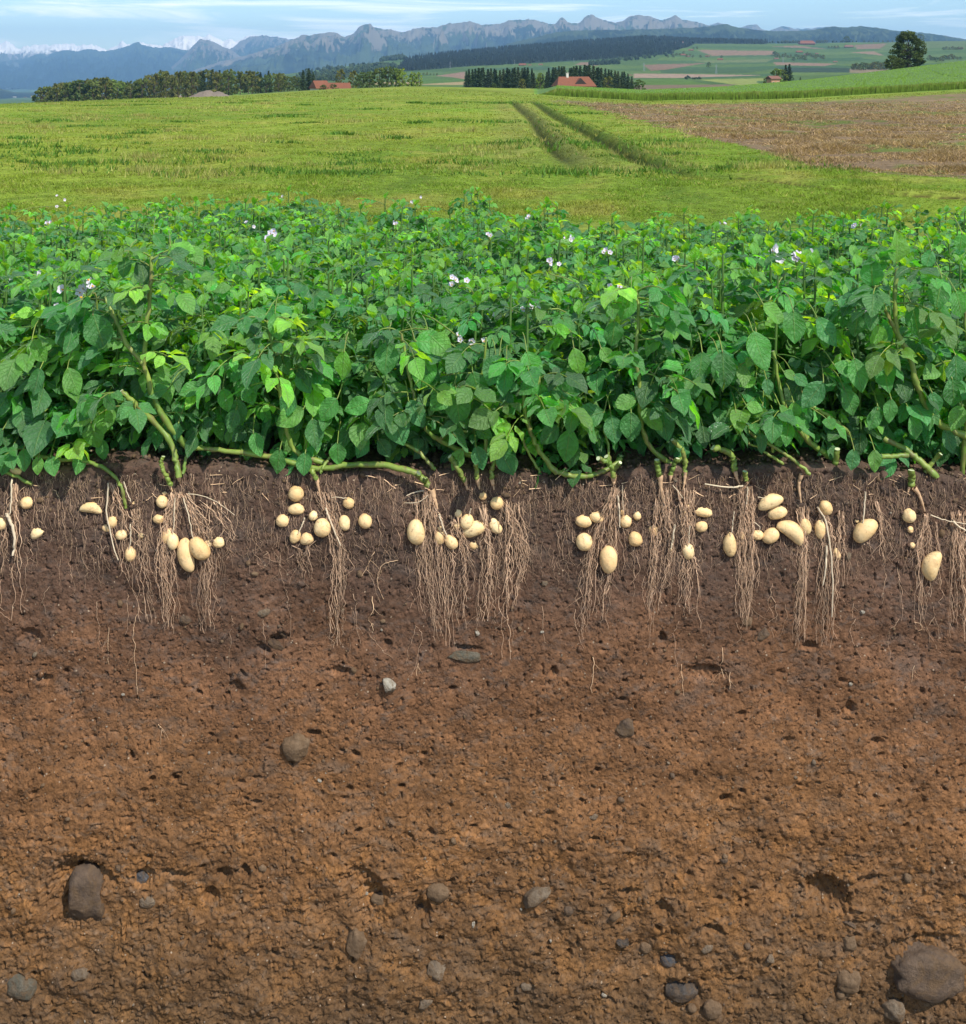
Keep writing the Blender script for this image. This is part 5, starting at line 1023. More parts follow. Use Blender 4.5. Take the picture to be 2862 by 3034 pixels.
# flower clusters: px, py, number of flowers, spread px, depth, label of the plant that bears it
BLOOM = [(258, 843, 9, 36, 3.75, 'potato plant with the biggest lilac flower cluster on the left'), (165, 928, 3, 22, 3.70, 'potato plant with a small lilac bloom just below the biggest left cluster'), (110, 805, 3, 14, 4.2, 'potato plant with a pink white bloom left of the biggest left cluster'),
  (35, 815, 2, 14, 4.15, 'potato plant with a small white bloom at the left edge'), (190, 592, 4, 16, 8.7, 'potato plant at the far left field end with a bloom above the grass'), (803, 690, 7, 22, 5.8, 'potato plant with a bright white bloom on a tall stalk, left half'), (1225, 588, 4, 13, 9.0, 'potato plant with a pink bloom standing above the far field end'),
  (825, 582, 3, 12, 9.0, 'potato plant with a lilac bloom at the far field end left of centre'), (2358, 762, 12, 40, 3.95, 'potato plant with the largest lilac flower cluster, right half'), (2240, 770, 4, 18, 4.3, 'potato plant with a white bloom just left of the largest right cluster'), (2008, 756, 4, 14, 4.8, 'potato plant with a small white bloom right of the middle'),
  (1690, 697, 5, 17, 5.6, 'potato plant with a white bloom in the middle distance, centre right'), (1805, 733, 4, 14, 5.2, 'potato plant with a bluish star bloom right of the middle distance one'), (1628, 780, 5, 20, 4.4, 'potato plant with a pale bloom behind the front rows, centre'), (1360, 820, 6, 22, 4.1, 'potato plant with a white lilac bloom near the centre'),
  (1490, 905, 4, 20, 3.75, 'potato plant with a sunlit white bloom in the front row, centre'), (1570, 893, 5, 22, 3.78, 'potato plant with a ragged white bloom right of the sunlit one'), (2540, 658, 5, 18, 6.6, 'potato plant with a pale bloom near the right field end'), (2552, 912, 4, 26, 3.7, 'potato plant with a lilac bloom beside the bowed right stem'),
  (1362, 1000, 3, 20, 3.62, 'potato plant with a white bloom low in the front, centre'), (1410, 1008, 3, 18, 3.62, 'potato plant with a half folded bloom low in the front beside a white one'), (1172, 655, 4, 14, 6.6, 'potato plant with a small pale bloom in the left middle distance'), (735, 655, 3, 10, 6.8, 'potato plant with a faint lilac bloom left of the tall stalked one'),
  (140, 655, 3, 10, 7.2, 'potato plant with a tiny bloom in the far left of the field'), (1830, 842, 3, 14, 4.0, 'potato plant with a single lilac bloom hidden in leaves, centre right'), (1450, 690, 3, 12, 5.8, 'potato plant with a small bloom in the middle distance, centre'), (415, 1005, 2, 16, 3.75, 'potato plant with a shaded white bloom behind the forked stem'),
  (2130, 650, 3, 12, 6.6, 'potato plant with a small bloom far right of the middle'), (1565, 640, 3, 10, 7.4, 'potato plant with a tiny lilac bloom far back, centre')]
used = set()
for (px, py, nf, sp, d, lab) in BLOOM:
    c = np.array(P(px, py+7, d)); nf = max(2, int(nf*.8)); best = min((k for k in range(len(pobj)) if k not in used), key=lambda k: (pobj[k].location.x-c[0])**2+(pobj[k].location.y-c[1])**2); used.add(best)
    o = pobj[best]; o['label'] = lab; inv = (Matrix.Translation(o.location) @ Matrix.Rotation(o.rotation_euler.z, 4, 'Z') @ Matrix.Diagonal((*o.scale, 1))).inverted()
    foot = np.array(o.location)+[0, 0, .40*o.scale[2]]
    v, f = tube(smooth_path([foot, (foot+c)/2+[.01, 0, .03], c+[0, 0, -.03], c+[0, 0, -.008]], 12), np.linspace(.003, .0017, 12), 5); m = MB(); m.add(v, f)
    sd = []
    for k in range(nf):
        q = c+R.normal(0, 1, 3)*np.array([sp, sp, sp*.6])*.0008*d/3.5; sd.append(q); v, f = tube(smooth_path([c+[0, 0, -.02], (c+q)/2+[0, 0, -.008], q], 5), .001, 4); m.add(v, f)
    e = link('flower_stalk', m.mesh('flower_stalk', [M_STEM]), o); e.matrix_parent_inverse = inv
    for q in sd:
        pm, am = FLOW[R.integers(3)]; dr = Vector((R.normal(0, .6), -.9+R.normal(0, .3), .55+R.normal(0, .3))); fl = link('flower', pm, o, q, dr.to_track_quat('Z', 'Y').to_euler(), (R.uniform(.7, 1.0)*(.85+.02*d)*(1.25 if nf > 4 else .85),)*3); fl.matrix_parent_inverse = inv
        link('stamens', am, fl)

# ================================================================== MEADOW GRASS
def land_pts(px, d): return np.stack([(px-CX)/F*d, d-D0, land_detail(px, d, land_z(px, d))], 1)
def blades(name, n, px, d, hgt, wid, colf, lean=.5, per=3, kind='stuff'):
    P0 = land_pts(px, d); k = len(px); V = []; C = []
    base = np.repeat(P0, per, 0); dr = np.repeat(d, per); m = len(base)
    base[:, :2] += R.normal(0, 1, (m, 2))*np.repeat(wid, per)[:, None]*1.6
    h = np.repeat(hgt, per)*R.uniform(.5, 1.25, m); w = np.repeat(wid, per)*R.uniform(.6, 1.3, m); a = R.uniform(0, np.pi, m)
    sx = np.cos(a)*w*.5; sy = np.sin(a)*w*.5; lx = R.normal(0, lean, m)*h; ly = R.normal(0, lean, m)*h
    b0 = base-np.stack([sx, sy, .2*h], 1); b1 = base+np.stack([sx, sy, -.2*h], 1); t = base+np.stack([lx, ly, h], 1)
    V = np.stack([b0, b1, t], 1).reshape(-1, 3); Fa = np.arange(3*m).reshape(-1, 3)
    c = np.repeat(colf(px, d), per, 0)*R.uniform(.55, 1.5, (m, 1)); C = np.repeat(c, 3, 0)
    return V, Fa, C
def screen_d(px, n, y0, y1):
    """depths spread evenly over photo rows y0..y1 of the near meadow"""
    dd = np.geomspace(8, 170, 700); ys = HY+(CZ-land_z(np.full(700, 1200.), dd))*F/dd
    y = R.uniform(y0, y1, n); return np.interp(-y, -ys, dd)
def mcol(px, d):
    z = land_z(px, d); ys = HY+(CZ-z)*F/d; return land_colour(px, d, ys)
n = 130000; px = R.uniform(-250, 3110, n); d = screen_d(px, n, 262, 660); 
y_ = HY+(CZ-land_z(px, d))*F/d; hay = inpoly(px, y_, HAY); keep = (~hay) & ~((d > 157) & (px > 1560)); px, d = px[keep], d[keep]
tuft = np.clip(fbm((px-CX)/F*d*.8, d*.8, 3, 74)+.5, .25, 1.6)
_ys = HY+(CZ-land_z(px, d))*F/d
for _r in RUTS[:2]:
    _r = np.array(_r); _o = (px-np.interp(_ys, _r[:, 1], _r[:, 0]))*d/F; tuft = tuft*(1-.9*np.exp(-((_o+.05)/.22)**2)*sstep(296, 306, _ys)*sstep(_r[-1, 1]+10, _r[-1, 1]-30, _ys))
def gcol(px, d):
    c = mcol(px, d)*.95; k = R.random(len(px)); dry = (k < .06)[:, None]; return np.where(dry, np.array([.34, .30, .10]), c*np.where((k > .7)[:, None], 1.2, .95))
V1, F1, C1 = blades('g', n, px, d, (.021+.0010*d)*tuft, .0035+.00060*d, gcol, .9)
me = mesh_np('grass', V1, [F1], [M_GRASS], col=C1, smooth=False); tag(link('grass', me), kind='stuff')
# taller dry tussocks and dark weed clumps
n = 200; px0 = R.uniform(0, 2860, n); d0 = screen_d(px0, n, 285, 520); Vs = []; Fs = []; Cs = []; off = 0
y_ = HY+(CZ-land_z(px0, d0))*F/d0; ok = ~inpoly(px0, y_, HAY)
for p_, q_, o_ in zip(px0, d0, ok):
    if not o_ : continue
    dark = R.random() < .58; k = int(R.uniform(25, 110)); s = R.uniform(.06, .30)*(1+q_*.012); pp = p_+R.normal(0, s*1.6, k)*F/q_; dd = np.clip(q_+R.normal(0, s*1.4, k), 8, 165)
    v, f, c = blades('t', k, pp, dd, np.full(k, (.060 if dark else .085)*(1+q_*.010)*R.uniform(.6, 1.4)), np.full(k, .006+.0009*q_)*(1.5 if dark else .8), lambda a, b: np.broadcast_to(np.array([.085, .175, .022]) if dark else np.array([.30, .29, .09]), (len(a), 3)), .5 if dark else .42, 2)
    Vs.append(v); Fs.append(f+off); Cs.append(c); off += len(v)
tag(link('tall_grass', mesh_np('tall_grass', np.concatenate(Vs), [np.concatenate(Fs)], [M_GRASS], col=np.concatenate(Cs), smooth=False)), kind='stuff')
# cut hay lying on the mown part
n = 100000; px = R.uniform(1500, 3200, n); d = screen_d(px, n, 290, 545); y_ = HY+(CZ-land_z(px, d))*F/d
X_ = (px-CX)/F*d; clump = fbm(X_*.55, d*.55, 4, 91)
keep = inpoly(px+30*R.normal(size=n), y_+6*R.normal(size=n), HAY) & (clump > R.uniform(-.55, .35, n)) & (d < 157); px, d, clump = px[keep], d[keep], clump[keep]
V1, F1, C1 = blades('h', n, px, d, (.02+.09*np.clip(clump+.1, 0, 1))*(1+.008*d), .006+.0007*d, lambda a, b: np.array([.32, .225, .125])*R.uniform(.35, 1.5, (len(a), 1)), 1.3, 3)
tag(link('cut_hay', mesh_np('cut_hay', V1, [F1], [M_GRASS], col=C1, smooth=False)), kind='stuff')
# standing green corn: a slab of stalks whose cut side faces the meadow
def crop():
    pxs = np.concatenate([np.arange(1590, 3120, 2.5), np.linspace(3125, 4300, 120)]); rows_d = np.concatenate([[160, 160.02], np.geomspace(160.4, 430, 150)])
    PX, D = np.meshgrid(pxs, rows_d); Z = land_detail(PX, D, land_z(PX, D)); X = (PX-CX)/F*D
    hgt = 1.0*sstep(1590, 1660, PX)*(1+.10*fbm(X*.5, D*.25, 4, 15)+.07*fbm(X*2.2, D*.9, 3, 17))
    for ln in ([(2530, 262), (2545, 240), (2575, 226)], [(2555, 262), (2560, 240), (2590, 226)], [(2655, 245), (2662, 225), (2680, 212)], [(2680, 248), (2678, 226), (2694, 211)], [(2740, 195), (2780, 215), (2862, 235)]):
        ln = np.array(ln, float); ys = HY+(CZ-Z)*F/D
        if ln[0, 1] > ln[-1, 1]: ln = ln[::-1]
        o = np.abs((PX-np.interp(ys-18, ln[:, 1], ln[:, 0]))); hgt = hgt-.55*sstep(5, 1.5, o)*((ys-18 > ln[0, 1]) & (ys-18 < ln[-1, 1]))
    lodge = sstep(.35, .75, fbm(X*.05, D*.03, 3, 19)); hgt = hgt*(1-.35*lodge)
    hgt[0] = -.1; Y = D-D0; jit = .35*fbm(X[1]*1.4, X[1]*0, 3, 5); Y[0] += jit; Y[1] += jit
    c = np.array([.160, .275, .045])*(1+.16*fbm(X*.3, D*.12, 4, 23)+.1*pn(X*3, D, 4))[..., None]
    c[0:2] = np.array([.16, .20, .035])
    tag(link('crop_field', mesh_np('crop_field', np.stack([X, Y, Z+hgt], 2).reshape(-1, 3), [grid_faces(len(rows_d), len(pxs))], [M_GRASS], col=c.reshape(-1, 3))), kind='stuff')
    n = 15000; px = R.uniform(1600, 3150, n); d = 160+R.random(n)*1.6-.5; P0 = land_pts(px, d); sc = sstep(1590, 1680, px)
    P0[:, 1] += -.35+R.random(n)*.6; h = sc*R.uniform(.75, 1.22, n); w = .10*R.uniform(.5, 1.3, n); l = R.normal(0, .14, n)
    V = np.stack([P0-np.stack([w/2, 0*w, 0*w], 1), P0+np.stack([w/2, 0*w, 0*w], 1), P0+np.stack([l, -.1+0*w, h], 1)], 1).reshape(-1, 3)
    c = np.repeat(np.array([.17, .25, .035])*R.uniform(.5, 1.5, (n, 1)), 3, 0)
    n2 = 42000; px = R.uniform(1650, 3150, n2); dd = 160+R.random(n2)**1.3*250; P1 = land_pts(px, dd); w = .06+.0010*dd; h = 1.0*R.uniform(.98, 1.22, n2); l = R.normal(0, .2, n2)
    P1[:, 2] += .6; V2 = np.stack([P1-np.stack([w/2, 0*w, 0*w], 1), P1+np.stack([w/2, 0*w, 0*w], 1), P1+np.stack([l, 0*w, h-.55], 1)], 1).reshape(-1, 3)
    c2 = np.repeat(np.array([.19, .31, .055])*R.uniform(.7, 1.35, (n2, 1)), 3, 0); V = np.concatenate([V, V2]); c = np.concatenate([c, c2])
    tag(link('crop_stalks', mesh_np('crop_stalks', V, [np.arange(len(V)).reshape(-1, 3)], [M_GRASS], col=c, smooth=False)), kind='stuff')
crop()

# ================================================================== TREES
def cards(centres, size, colr, rng=R, flat=0):
    """leaf clumps: small bent quads facing every way"""
    n = len(centres); a = rng.normal(size=(n, 3)); a /= np.linalg.norm(a, axis=1)[:, None]; b = rng.normal(size=(n, 3)); b -= (a*b).sum(1)[:, None]*a; b /= np.linalg.norm(b, axis=1)[:, None]
    if flat: a[:, 2] *= flat; 
    s = np.asarray(size)*rng.uniform(.6, 1.4, n); s = s[:, None]
    V = np.stack([centres-a*s, centres+b*s*.7, centres+a*s, centres-b*s*.7], 1).reshape(-1, 3)
    c = colr(n)
    return V, np.arange(4*n).reshape(-1, 4), np.repeat(c, 4, 0)
def broadleaf(h, w, nclump, per, size, col, seed, trunk=.12, low=.12):
    rg = np.random.default_rng(seed); mb = MB(); tm = MB()
    S = smooth_path([[0, 0, -.5], [.01*h, 0, h*.25], [rg.normal(0, .02)*h, 0, h*.55], [0, 0, h*.85]], 9); v, f = tube(S, np.linspace(h*.030, h*.005, 9), 7); tm.add(v, f)
    for k in range(nclump):
        t = rg.random()**.85; z = h*(low+(.98-low)*t); prof = math.sin(math.pi*min(.97, .12+.84*t)**.85)**.65; a = rg.uniform(0, 2*math.pi); rr = w*.5*prof*math.sqrt(rg.uniform(.25, 1))*rg.uniform(.8, 1.1)
        c = np.array([math.cos(a)*rr, math.sin(a)*rr, z]); cr = h*rg.uniform(.05, .10)*(w/h)**.5
        q = rg.normal(size=(per, 3)); q /= np.linalg.norm(q, axis=1)[:, None]; q *= rg.uniform(.5, 1.05, (per, 1))*cr; q[:, 2] *= .75
        tone = rg.uniform(.72, 1.3); V, Fa, C = cards(c+q, size, lambda n: np.array(col)*tone*rg.uniform(.8, 1.25, (n, 1))*(1+np.array([.25, .12, 0])*rg.normal(0, .5, (n, 1))).clip(.5, 2), rg); mb.add(V, Fa, 0, C)
        if k % 3 == 0:
            b0 = np.array([0, 0, z*.62]); v, f = tube(smooth_path([b0, (b0+c)/2+[0, 0, -.02*h], c], 5), np.linspace(h*.010, h*.003, 5), 4); tm.add(v, f)
    return mb.mesh('crown', [M_TREE], False), tm.mesh('trunk', [M_BARK])
def spruce(h, w, tiers, size, col, seed):
    rg = np.random.default_rng(seed); mb = MB(); tm = MB(); v, f = tube([[0, 0, -.5], [0, 0, h*.5], [0, 0, h*.99]], [h*.018, h*.010, h*.002], 6); tm.add(v, f)
    for k in range(tiers):
        t = k/(tiers-1); z = h*(.06+.92*t); r = w*.5*(1-t)**.85*rg.uniform(.8, 1.12)+.008*h; nb = int(7+9*(1-t)); a0 = rg.uniform(0, 6)
        for j in range(nb):
            a = a0+j/nb*6.283+rg.normal(0, .15); rr = r*rg.uniform(.75, 1.1); u = np.linspace(.12, 1, 5); dz = -.32*rr*u**1.5+.05*rr
            c = np.stack([math.cos(a)*rr*u, math.sin(a)*rr*u, z+dz], 1); tone = rg.uniform(.7, 1.3)
            V, Fa, C = cards(c+rg.normal(0, size*.25, c.shape), size, lambda n: np.array(col)*tone*rg.uniform(.8, 1.2, (n, 1)), rg, .6); mb.add(V, Fa, 0, C)
    return mb.mesh('crown', [M_TREE], False), tm.mesh('trunk', [M_BARK])
TV = {}
for k in range(5): TV['decid', k] = broadleaf(10, 8.6+(k % 3)*.8, 46, 22, .42, [(.105, .135, .026), (.130, .145, .030), (.085, .125, .030), (.150, .150, .032), (.115, .125, .028)][k], 20+k, low=.06)
for k in range(2): TV['light', k] = broadleaf(10, 8.5, 42, 24, .42, [(.20, .27, .04), (.15, .21, .04)][k], 40+k, low=.06)
for k in range(4): TV['spruce', k] = spruce(10, 3.9+.3*k, 17, .34, [(.030, .055, .020), (.040, .065, .022), (.055, .075, .024), (.028, .050, .022)][k], 50+k)
def place_tree(kind, px, base, top, d, label, group=None, wide=1.0, name='tree', sink=.3):
    x, y, z = gpos(px, d); zt = CZ-(top-HY)/F*d; h = max(1.0, zt-z+sink); cm_, tm_ = TV[kind]
    o = thing(name, label, 'tree', (x, y, z-sink), R.uniform(0, 6.28), group); s = h/10; o.scale = (s*wide, s*wide, s); link('crown', cm_, o); link('trunk', tm_, o); return o
# wood on the left
tops = ([105, 118, 150, 185, 240, 290, 335, 400, 425, 460, 560, 650, 720, 800, 880], [285, 262, 256, 245, 232, 234, 236, 244, 228, 216, 214, 211, 213, 216, 226])
n_ = 0
for k in range(64):
    px = 118+k*12.1+R.normal(0, 2.5); d = R.choice([690, 740, 800])+R.uniform(-20, 20); top = np.interp(px, *tops)+R.normal(1, 3.0)
    if k % 3 == 1: d = 665
    kind = ('decid', int(R.integers(5)))
    if 330 < px < 360: kind = ('light', 1)
    con = R.random() < .07
    if con: kind = ('spruce', 1); top -= 5
    place_tree(kind, px, 0, top, d, 'dark pointed spruce among the leafy trees of the wood on the left' if con else ('dense leafy tree in the wood on the left before the blue mountains' if kind[0] != 'light' else 'brighter green leafy tree in the left half of the left wood'), 'trees of the left wood', R.uniform(.9, 1.25)*.80 if not con else 1.1, 'spruce_tree' if con else 'leafy_tree')
for px, top, d, w in ((898, 208, 560, 1.0), (915, 203, 570, 1.15), (928, 214, 565, 1.0)): place_tree(('spruce', 1), px, 0, top, d, {898: 'left one of three dark spruces beside the left red roofed house', 915: 'tallest of three dark spruces beside the left red roofed house', 928: 'right one of three dark spruces beside the left red roofed house'}[px], 'spruces by the left house', w*1.1, 'spruce_tree')
for (px, top, kind, wd, lab) in ((1008, 205, ('decid', 3), .7, 'rounded tree standing behind the roof of the left red roofed house'), (1046, 210, ('decid', 3), .8, 'tree just right of the left red roofed house'), (1075, 214, ('decid', 2), 1.0, 'dark tree between the left house and the bright green trees'), (1095, 212, ('decid', 2), 1.0, 'second dark tree right of the left house'), (1125, 200, ('decid', 0), 1.0, 'tall dark tree beside the bright green ones'), (1150, 197, ('decid', 2), 1.0, 'tallest round dark tree next to the bright green ones'),
    (1172, 201, ('light', 1), .8, 'tall bright green tree touching the dark round one'), (1192, 203, ('light', 0), .9, 'bright green tree, second from the right in its cluster'), (1222, 214, ('light', 0), .9, 'low bright green tree, rightmost in its cluster'), (1240, 214, ('light', 0), .7, 'small pale bush like tree ending the cluster left of the grove')):
    place_tree(kind, px, 0, top, 520, lab, 'trees near the left house', wd, 'leafy_tree')
for px, top, d, lab in ((958, 251, 480, 'low bush in front of the left house, left end'), (988, 249, 480, 'low bush in front of the left house, right end'), (1062, 240, 470, 'bush in the meadow edge right of the left house'), (1098, 243, 460, 'wide bush in the meadow edge right of the left house'), (1140, 248, 450, 'small bush on the meadow edge under the tall dark tree')):
    place_tree(('decid', 2), px, 0, top, d, lab, 'bushes by the left house', 1.6, 'bush')
# spruce grove
gt = ([1372, 1385, 1430, 1500, 1540, 1600, 1650, 1700, 1740, 1780, 1830, 1870], [205, 203, 200, 201, 198, 203, 196, 192, 190, 200, 207, 218])
for k in range(54):
    px = 1380+k*9.2+R.normal(0, 2); d = [640, 590, 615][k % 3]+R.uniform(-12, 12); top = np.interp(px, *gt)+abs(R.normal(0, 4.5)); 
    if abs(px-1600) < 22: top += 14
    place_tree(('spruce', int(R.integers(4))), px, 0, top, d, 'dark spruce standing in the dense grove in the middle of the meadow crest', 'spruces of the middle grove', R.uniform(1.0, 1.5), 'spruce_tree')
for (px, top, kind, wd, lab) in ((1601, 215, ('light', 1), .62, 'slender light green tree before the gap in the dark spruce grove'), (1802, 226, ('decid', 3), .95, 'rounded olive tree right of the right red roofed farmhouse'), (1547, 233, ('decid', 3), .9, 'low olive tree at the foot of the spruce grove'), (1893, 236, ('decid', 2), 1.1, 'round dark bush standing alone right of the spruce grove'), (1463, 246, ('decid', 2), 1.0, 'low bush at the foot of the left part of the grove')):
    place_tree(kind, px, 0, top, 500 if px != 1893 else 440, lab, None, wd, 'leafy_tree')
# group by the brick house, the lone tree, and far single trees
for (px, top, kind, wd, d, lab) in ((2300, 203, ('light', 1), .9, 560, 'leafy tree in front of two dark spruces, middle of the right fields'), (2315, 205, ('decid', 0), .9, 575, 'second leafy tree touching the two dark spruces'), (2272, 228, ('decid', 4), .75, 540, 'small dark tree left of the little brick house'), (2328, 192, ('spruce', 3), 1.0, 600, 'left one of two dark spruces among the right fields'), (2339, 190, ('spruce', 3), 1.1, 590, 'right one of two dark spruces among the right fields'), (2371, 228, ('spruce', 2), 1.0, 600, 'tiny spruce right of the two tall ones'), (2350, 240, ('decid', 2), 1.6, 560, 'wide low hedge bush at the foot of the two spruces')):
    place_tree(kind, px, 0, top, d, lab, None, wd, 'spruce_tree' if kind[0] == 'spruce' else 'leafy_tree')
TV['big', 0] = broadleaf(14, 10.6, 190, 70, .23, (.065, .092, .020), 77, low=.10); TV['big', 1] = broadleaf(10, 8.8, 100, 60, .26, (.080, .110, .024), 78, low=.02)
x, y, z = gpos(2690, 385); zt = CZ-(92-HY)/F*385
o = thing('leafy_tree', 'big lone leafy tree on the crest of the bright green crop field', 'tree', (x, y, z-.3), .4); s = (zt-z)/14; o.scale = (s*1.12, s*1.12, s); link('crown', TV['big', 0][0], o); link('trunk', TV['big', 0][1], o)
place_tree(('big', 1), 2642, 0, 166, 378, 'round bush at the left foot of the big lone tree', None, .95, 'bush', .6)
place_tree(('big', 1), 2662, 0, 172, 381, 'smaller bush touching the trunk of the big lone tree', None, .9, 'bush', .6)
TV_LATE = True
def far_tree(px, py, hpx, kind, label, group, wide=1.0, lo=600):
    d = seen_d(px, py, lo); x, y, z = gpos(px, d); h = hpx/F*d; cm_, tm_ = TV[kind]; o = thing('spruce_tree' if kind[0] == 'spruce' else 'leafy_tree', label, 'tree', (x, y, z-.03*h), R.uniform(0, 6), group); s = h/10; o.scale = (s*wide, s*wide, s); link('crown', cm_, o); link('trunk', tm_, o); return o
far_tree(2727, 119, 24, ('decid', 0), 'dark tree peeping out behind the right side of the big lone tree', None, 1.3)
far_tree(2508, 121, 20, ('decid', 2), 'round dark tree alone on the skyline of the far hill', None, 1.35)
FT = [(2100, 200, 17, 2, 1, 'single dark tree in the middle of the far right fields'), (2065, 146, 8, 0, 1, 'tree beside the hamlet under the forested hill'), (2055, 147, 8, 2, 1, 'second tree beside the hamlet under the forested hill'), (2138, 172, 8, 2, 1.2, 'tree standing alone above a small barn'), (2075, 171, 9, 0, 1.1, 'round tree right of the far village'), (2095, 170, 6, 4, 1, 'small tree right of the far village')]
for px, py, hp, k, wd, lab in FT: far_tree(px, py, hp, ('decid', k), lab, None, wd)
clumps = [(2130-150+i*9+R.normal(0, 2), 168+R.normal(0, 3), R.uniform(6, 10), 'small trees around the far village') for i in range(9)]+[(2295+i*8, 172+R.normal(0, 5), R.uniform(8, 15), 'trees of the second far village') for i in range(19)]+[(2318+i*8, 128+R.normal(0, 1), R.uniform(7, 10), 'row of trees on the skyline') for i in range(9)]+\
  [(2420+i*6, 126, R.uniform(6, 9), 'row of trees on the skyline') for i in range(6)]+[(2560+i*14, 123, R.uniform(5, 7), 'row of trees on the skyline') for i in range(12)]+[(2528+i*9, 205+R.normal(0, 2), R.uniform(17, 24), 'dark trees of the copse left of the lone tree') for i in range(12)]+\
  [(2755+i*9, 182-i*.6+R.normal(0, 2), R.uniform(9, 17), 'trees of the copse at the right edge') for i in range(11)]+[(2795+i*9, 148, R.uniform(8, 11), 'trees by the right edge farm') for i in range(7)]+[(1255+i*10, 222+i*.5, R.uniform(5, 9), 'bushes in the fields behind the meadow') for i in range(5)]+[(2455+i*9, 143, R.uniform(6, 10), 'trees by the far farm on the hill') for i in range(4)]
LB = {'small trees around the far village': 'small round tree among the houses of the far village below the forest', 'trees of the second far village': 'dark tree in the tree group around the second far village', 'row of trees on the skyline': 'tiny dark tree on the skyline of the far right hill', 'dark trees of the copse left of the lone tree': 'dark tree of the copse left of the big lone tree',
      'trees of the copse at the right edge': 'dark tree of the long copse near the right photo edge', 'trees by the right edge farm': 'small tree beside the farm at the right photo edge', 'bushes in the fields behind the meadow': 'small dark bush in the green field behind the meadow', 'trees by the far farm on the hill': 'small tree beside the dark barn on the hill'}
for px, py, hp, g in clumps: far_tree(px, py, hp, ('decid', int(R.integers(5))), LB[g], g, R.uniform(1.0, 1.5))
# forests that read as one mass
def forest(name, polys, n, hpx, mix_con, seed, cols):
    rg = np.random.default_rng(seed); V0, F0 = ico(1); mb = MB(); cnt = 0
    while cnt < n:
        poly = polys[rg.integers(len(polys))]; pa = np.array(poly); px = rg.uniform(pa[:, 0].min(), pa[:, 0].max()); py = rg.uniform(pa[:, 1].min(), pa[:, 1].max())
        if not inpoly(np.array([px]), np.array([py]), poly)[0]: continue
        cnt += 1; d = seen_d(px, py, 1400); x, y, z = gpos(px, d); h = hpx*rg.uniform(.75, 1.3)/F*d; c = np.array(cols[rg.integers(len(cols))])*rg.uniform(.7, 1.3)
        if rg.random() < mix_con:
            k = 3
            for j in range(k):
                t0 = j/k; r = h*.19*(1-t0*.75)*rg.uniform(.85, 1.15); a = np.arange(6)/6*6.283+rg.uniform(0, 6); rr = r*rg.uniform(.7, 1.2, 6)
                ring = np.stack([x+np.cos(a)*rr, y+np.sin(a)*rr, np.full(6, z+h*t0*.85+.05*h)+rg.normal(0, .02*h, 6)], 1); ap = [[x, y, z+h*(.45+.55*(j+1)/k)]]
                mb.add(np.concatenate([ring, ap]), np.array([[i, (i+1) % 6, 6] for i in range(6)]), 0, c)
        else:
            V = V0*(1+.3*rg.normal(size=(len(V0), 1)))*np.array([h*.36, h*.36, h*.42])+np.array([x, y, z+h*.42]); mb.add(V, F0, 0, c)
    return tag(link(name, mb.mesh(name, [M_TREE], False)), kind='stuff')
MAIN = [(1175, 212), (1200, 180), (1260, 166), (1330, 155), (1430, 142), (1520, 132), (1640, 120), (1750, 108), (1900, 100), (2060, 94), (2130, 96), (2185, 99), (2230, 110), (2275, 124), (2270, 131), (2060, 130), (2035, 140), (1995, 152), (1985, 160), (1880, 170), (1700, 180), (1570, 188), (1400, 196), (1250, 208)]
forest('far_forest', [MAIN], 6800, 12, .96, 1, [(.011, .021, .012), (.015, .027, .014), (.010, .018, .012)])
forest('left_forest', [[(872, 228), (900, 218), (960, 206), (1040, 197), (1150, 194), (1190, 200), (1160, 212), (1060, 218), (1000, 226), (900, 234)], [(1125, 172), (1190, 170), (1205, 178), (1130, 182)], [(880, 236), (960, 232), (1040, 228), (1000, 240), (880, 244)]], 900, 13, .25, 2, [(.035, .060, .022), (.045, .070, .022), (.030, .050, .022)])
forest('wood_edge', [[(1830, 178), (1890, 173), (1960, 162), (2000, 150), (1990, 164), (1900, 178), (1850, 184)], [(1745, 190), (1830, 184), (1835, 190), (1750, 195)]], 160, 13, .4, 3, [(.030, .052, .022)])
forest('hedges', [[(2270, 130), (2285, 120), (2370, 122), (2380, 129)], [(2025, 234), (2030, 228), (2080, 236), (2078, 241)], [(2460, 121), (2500, 119), (2560, 124), (2500, 128)], [(2230, 126), (2265, 128), (2262, 132), (2230, 130)]], 120, 7, .0, 4, [(.030, .052, .022)])

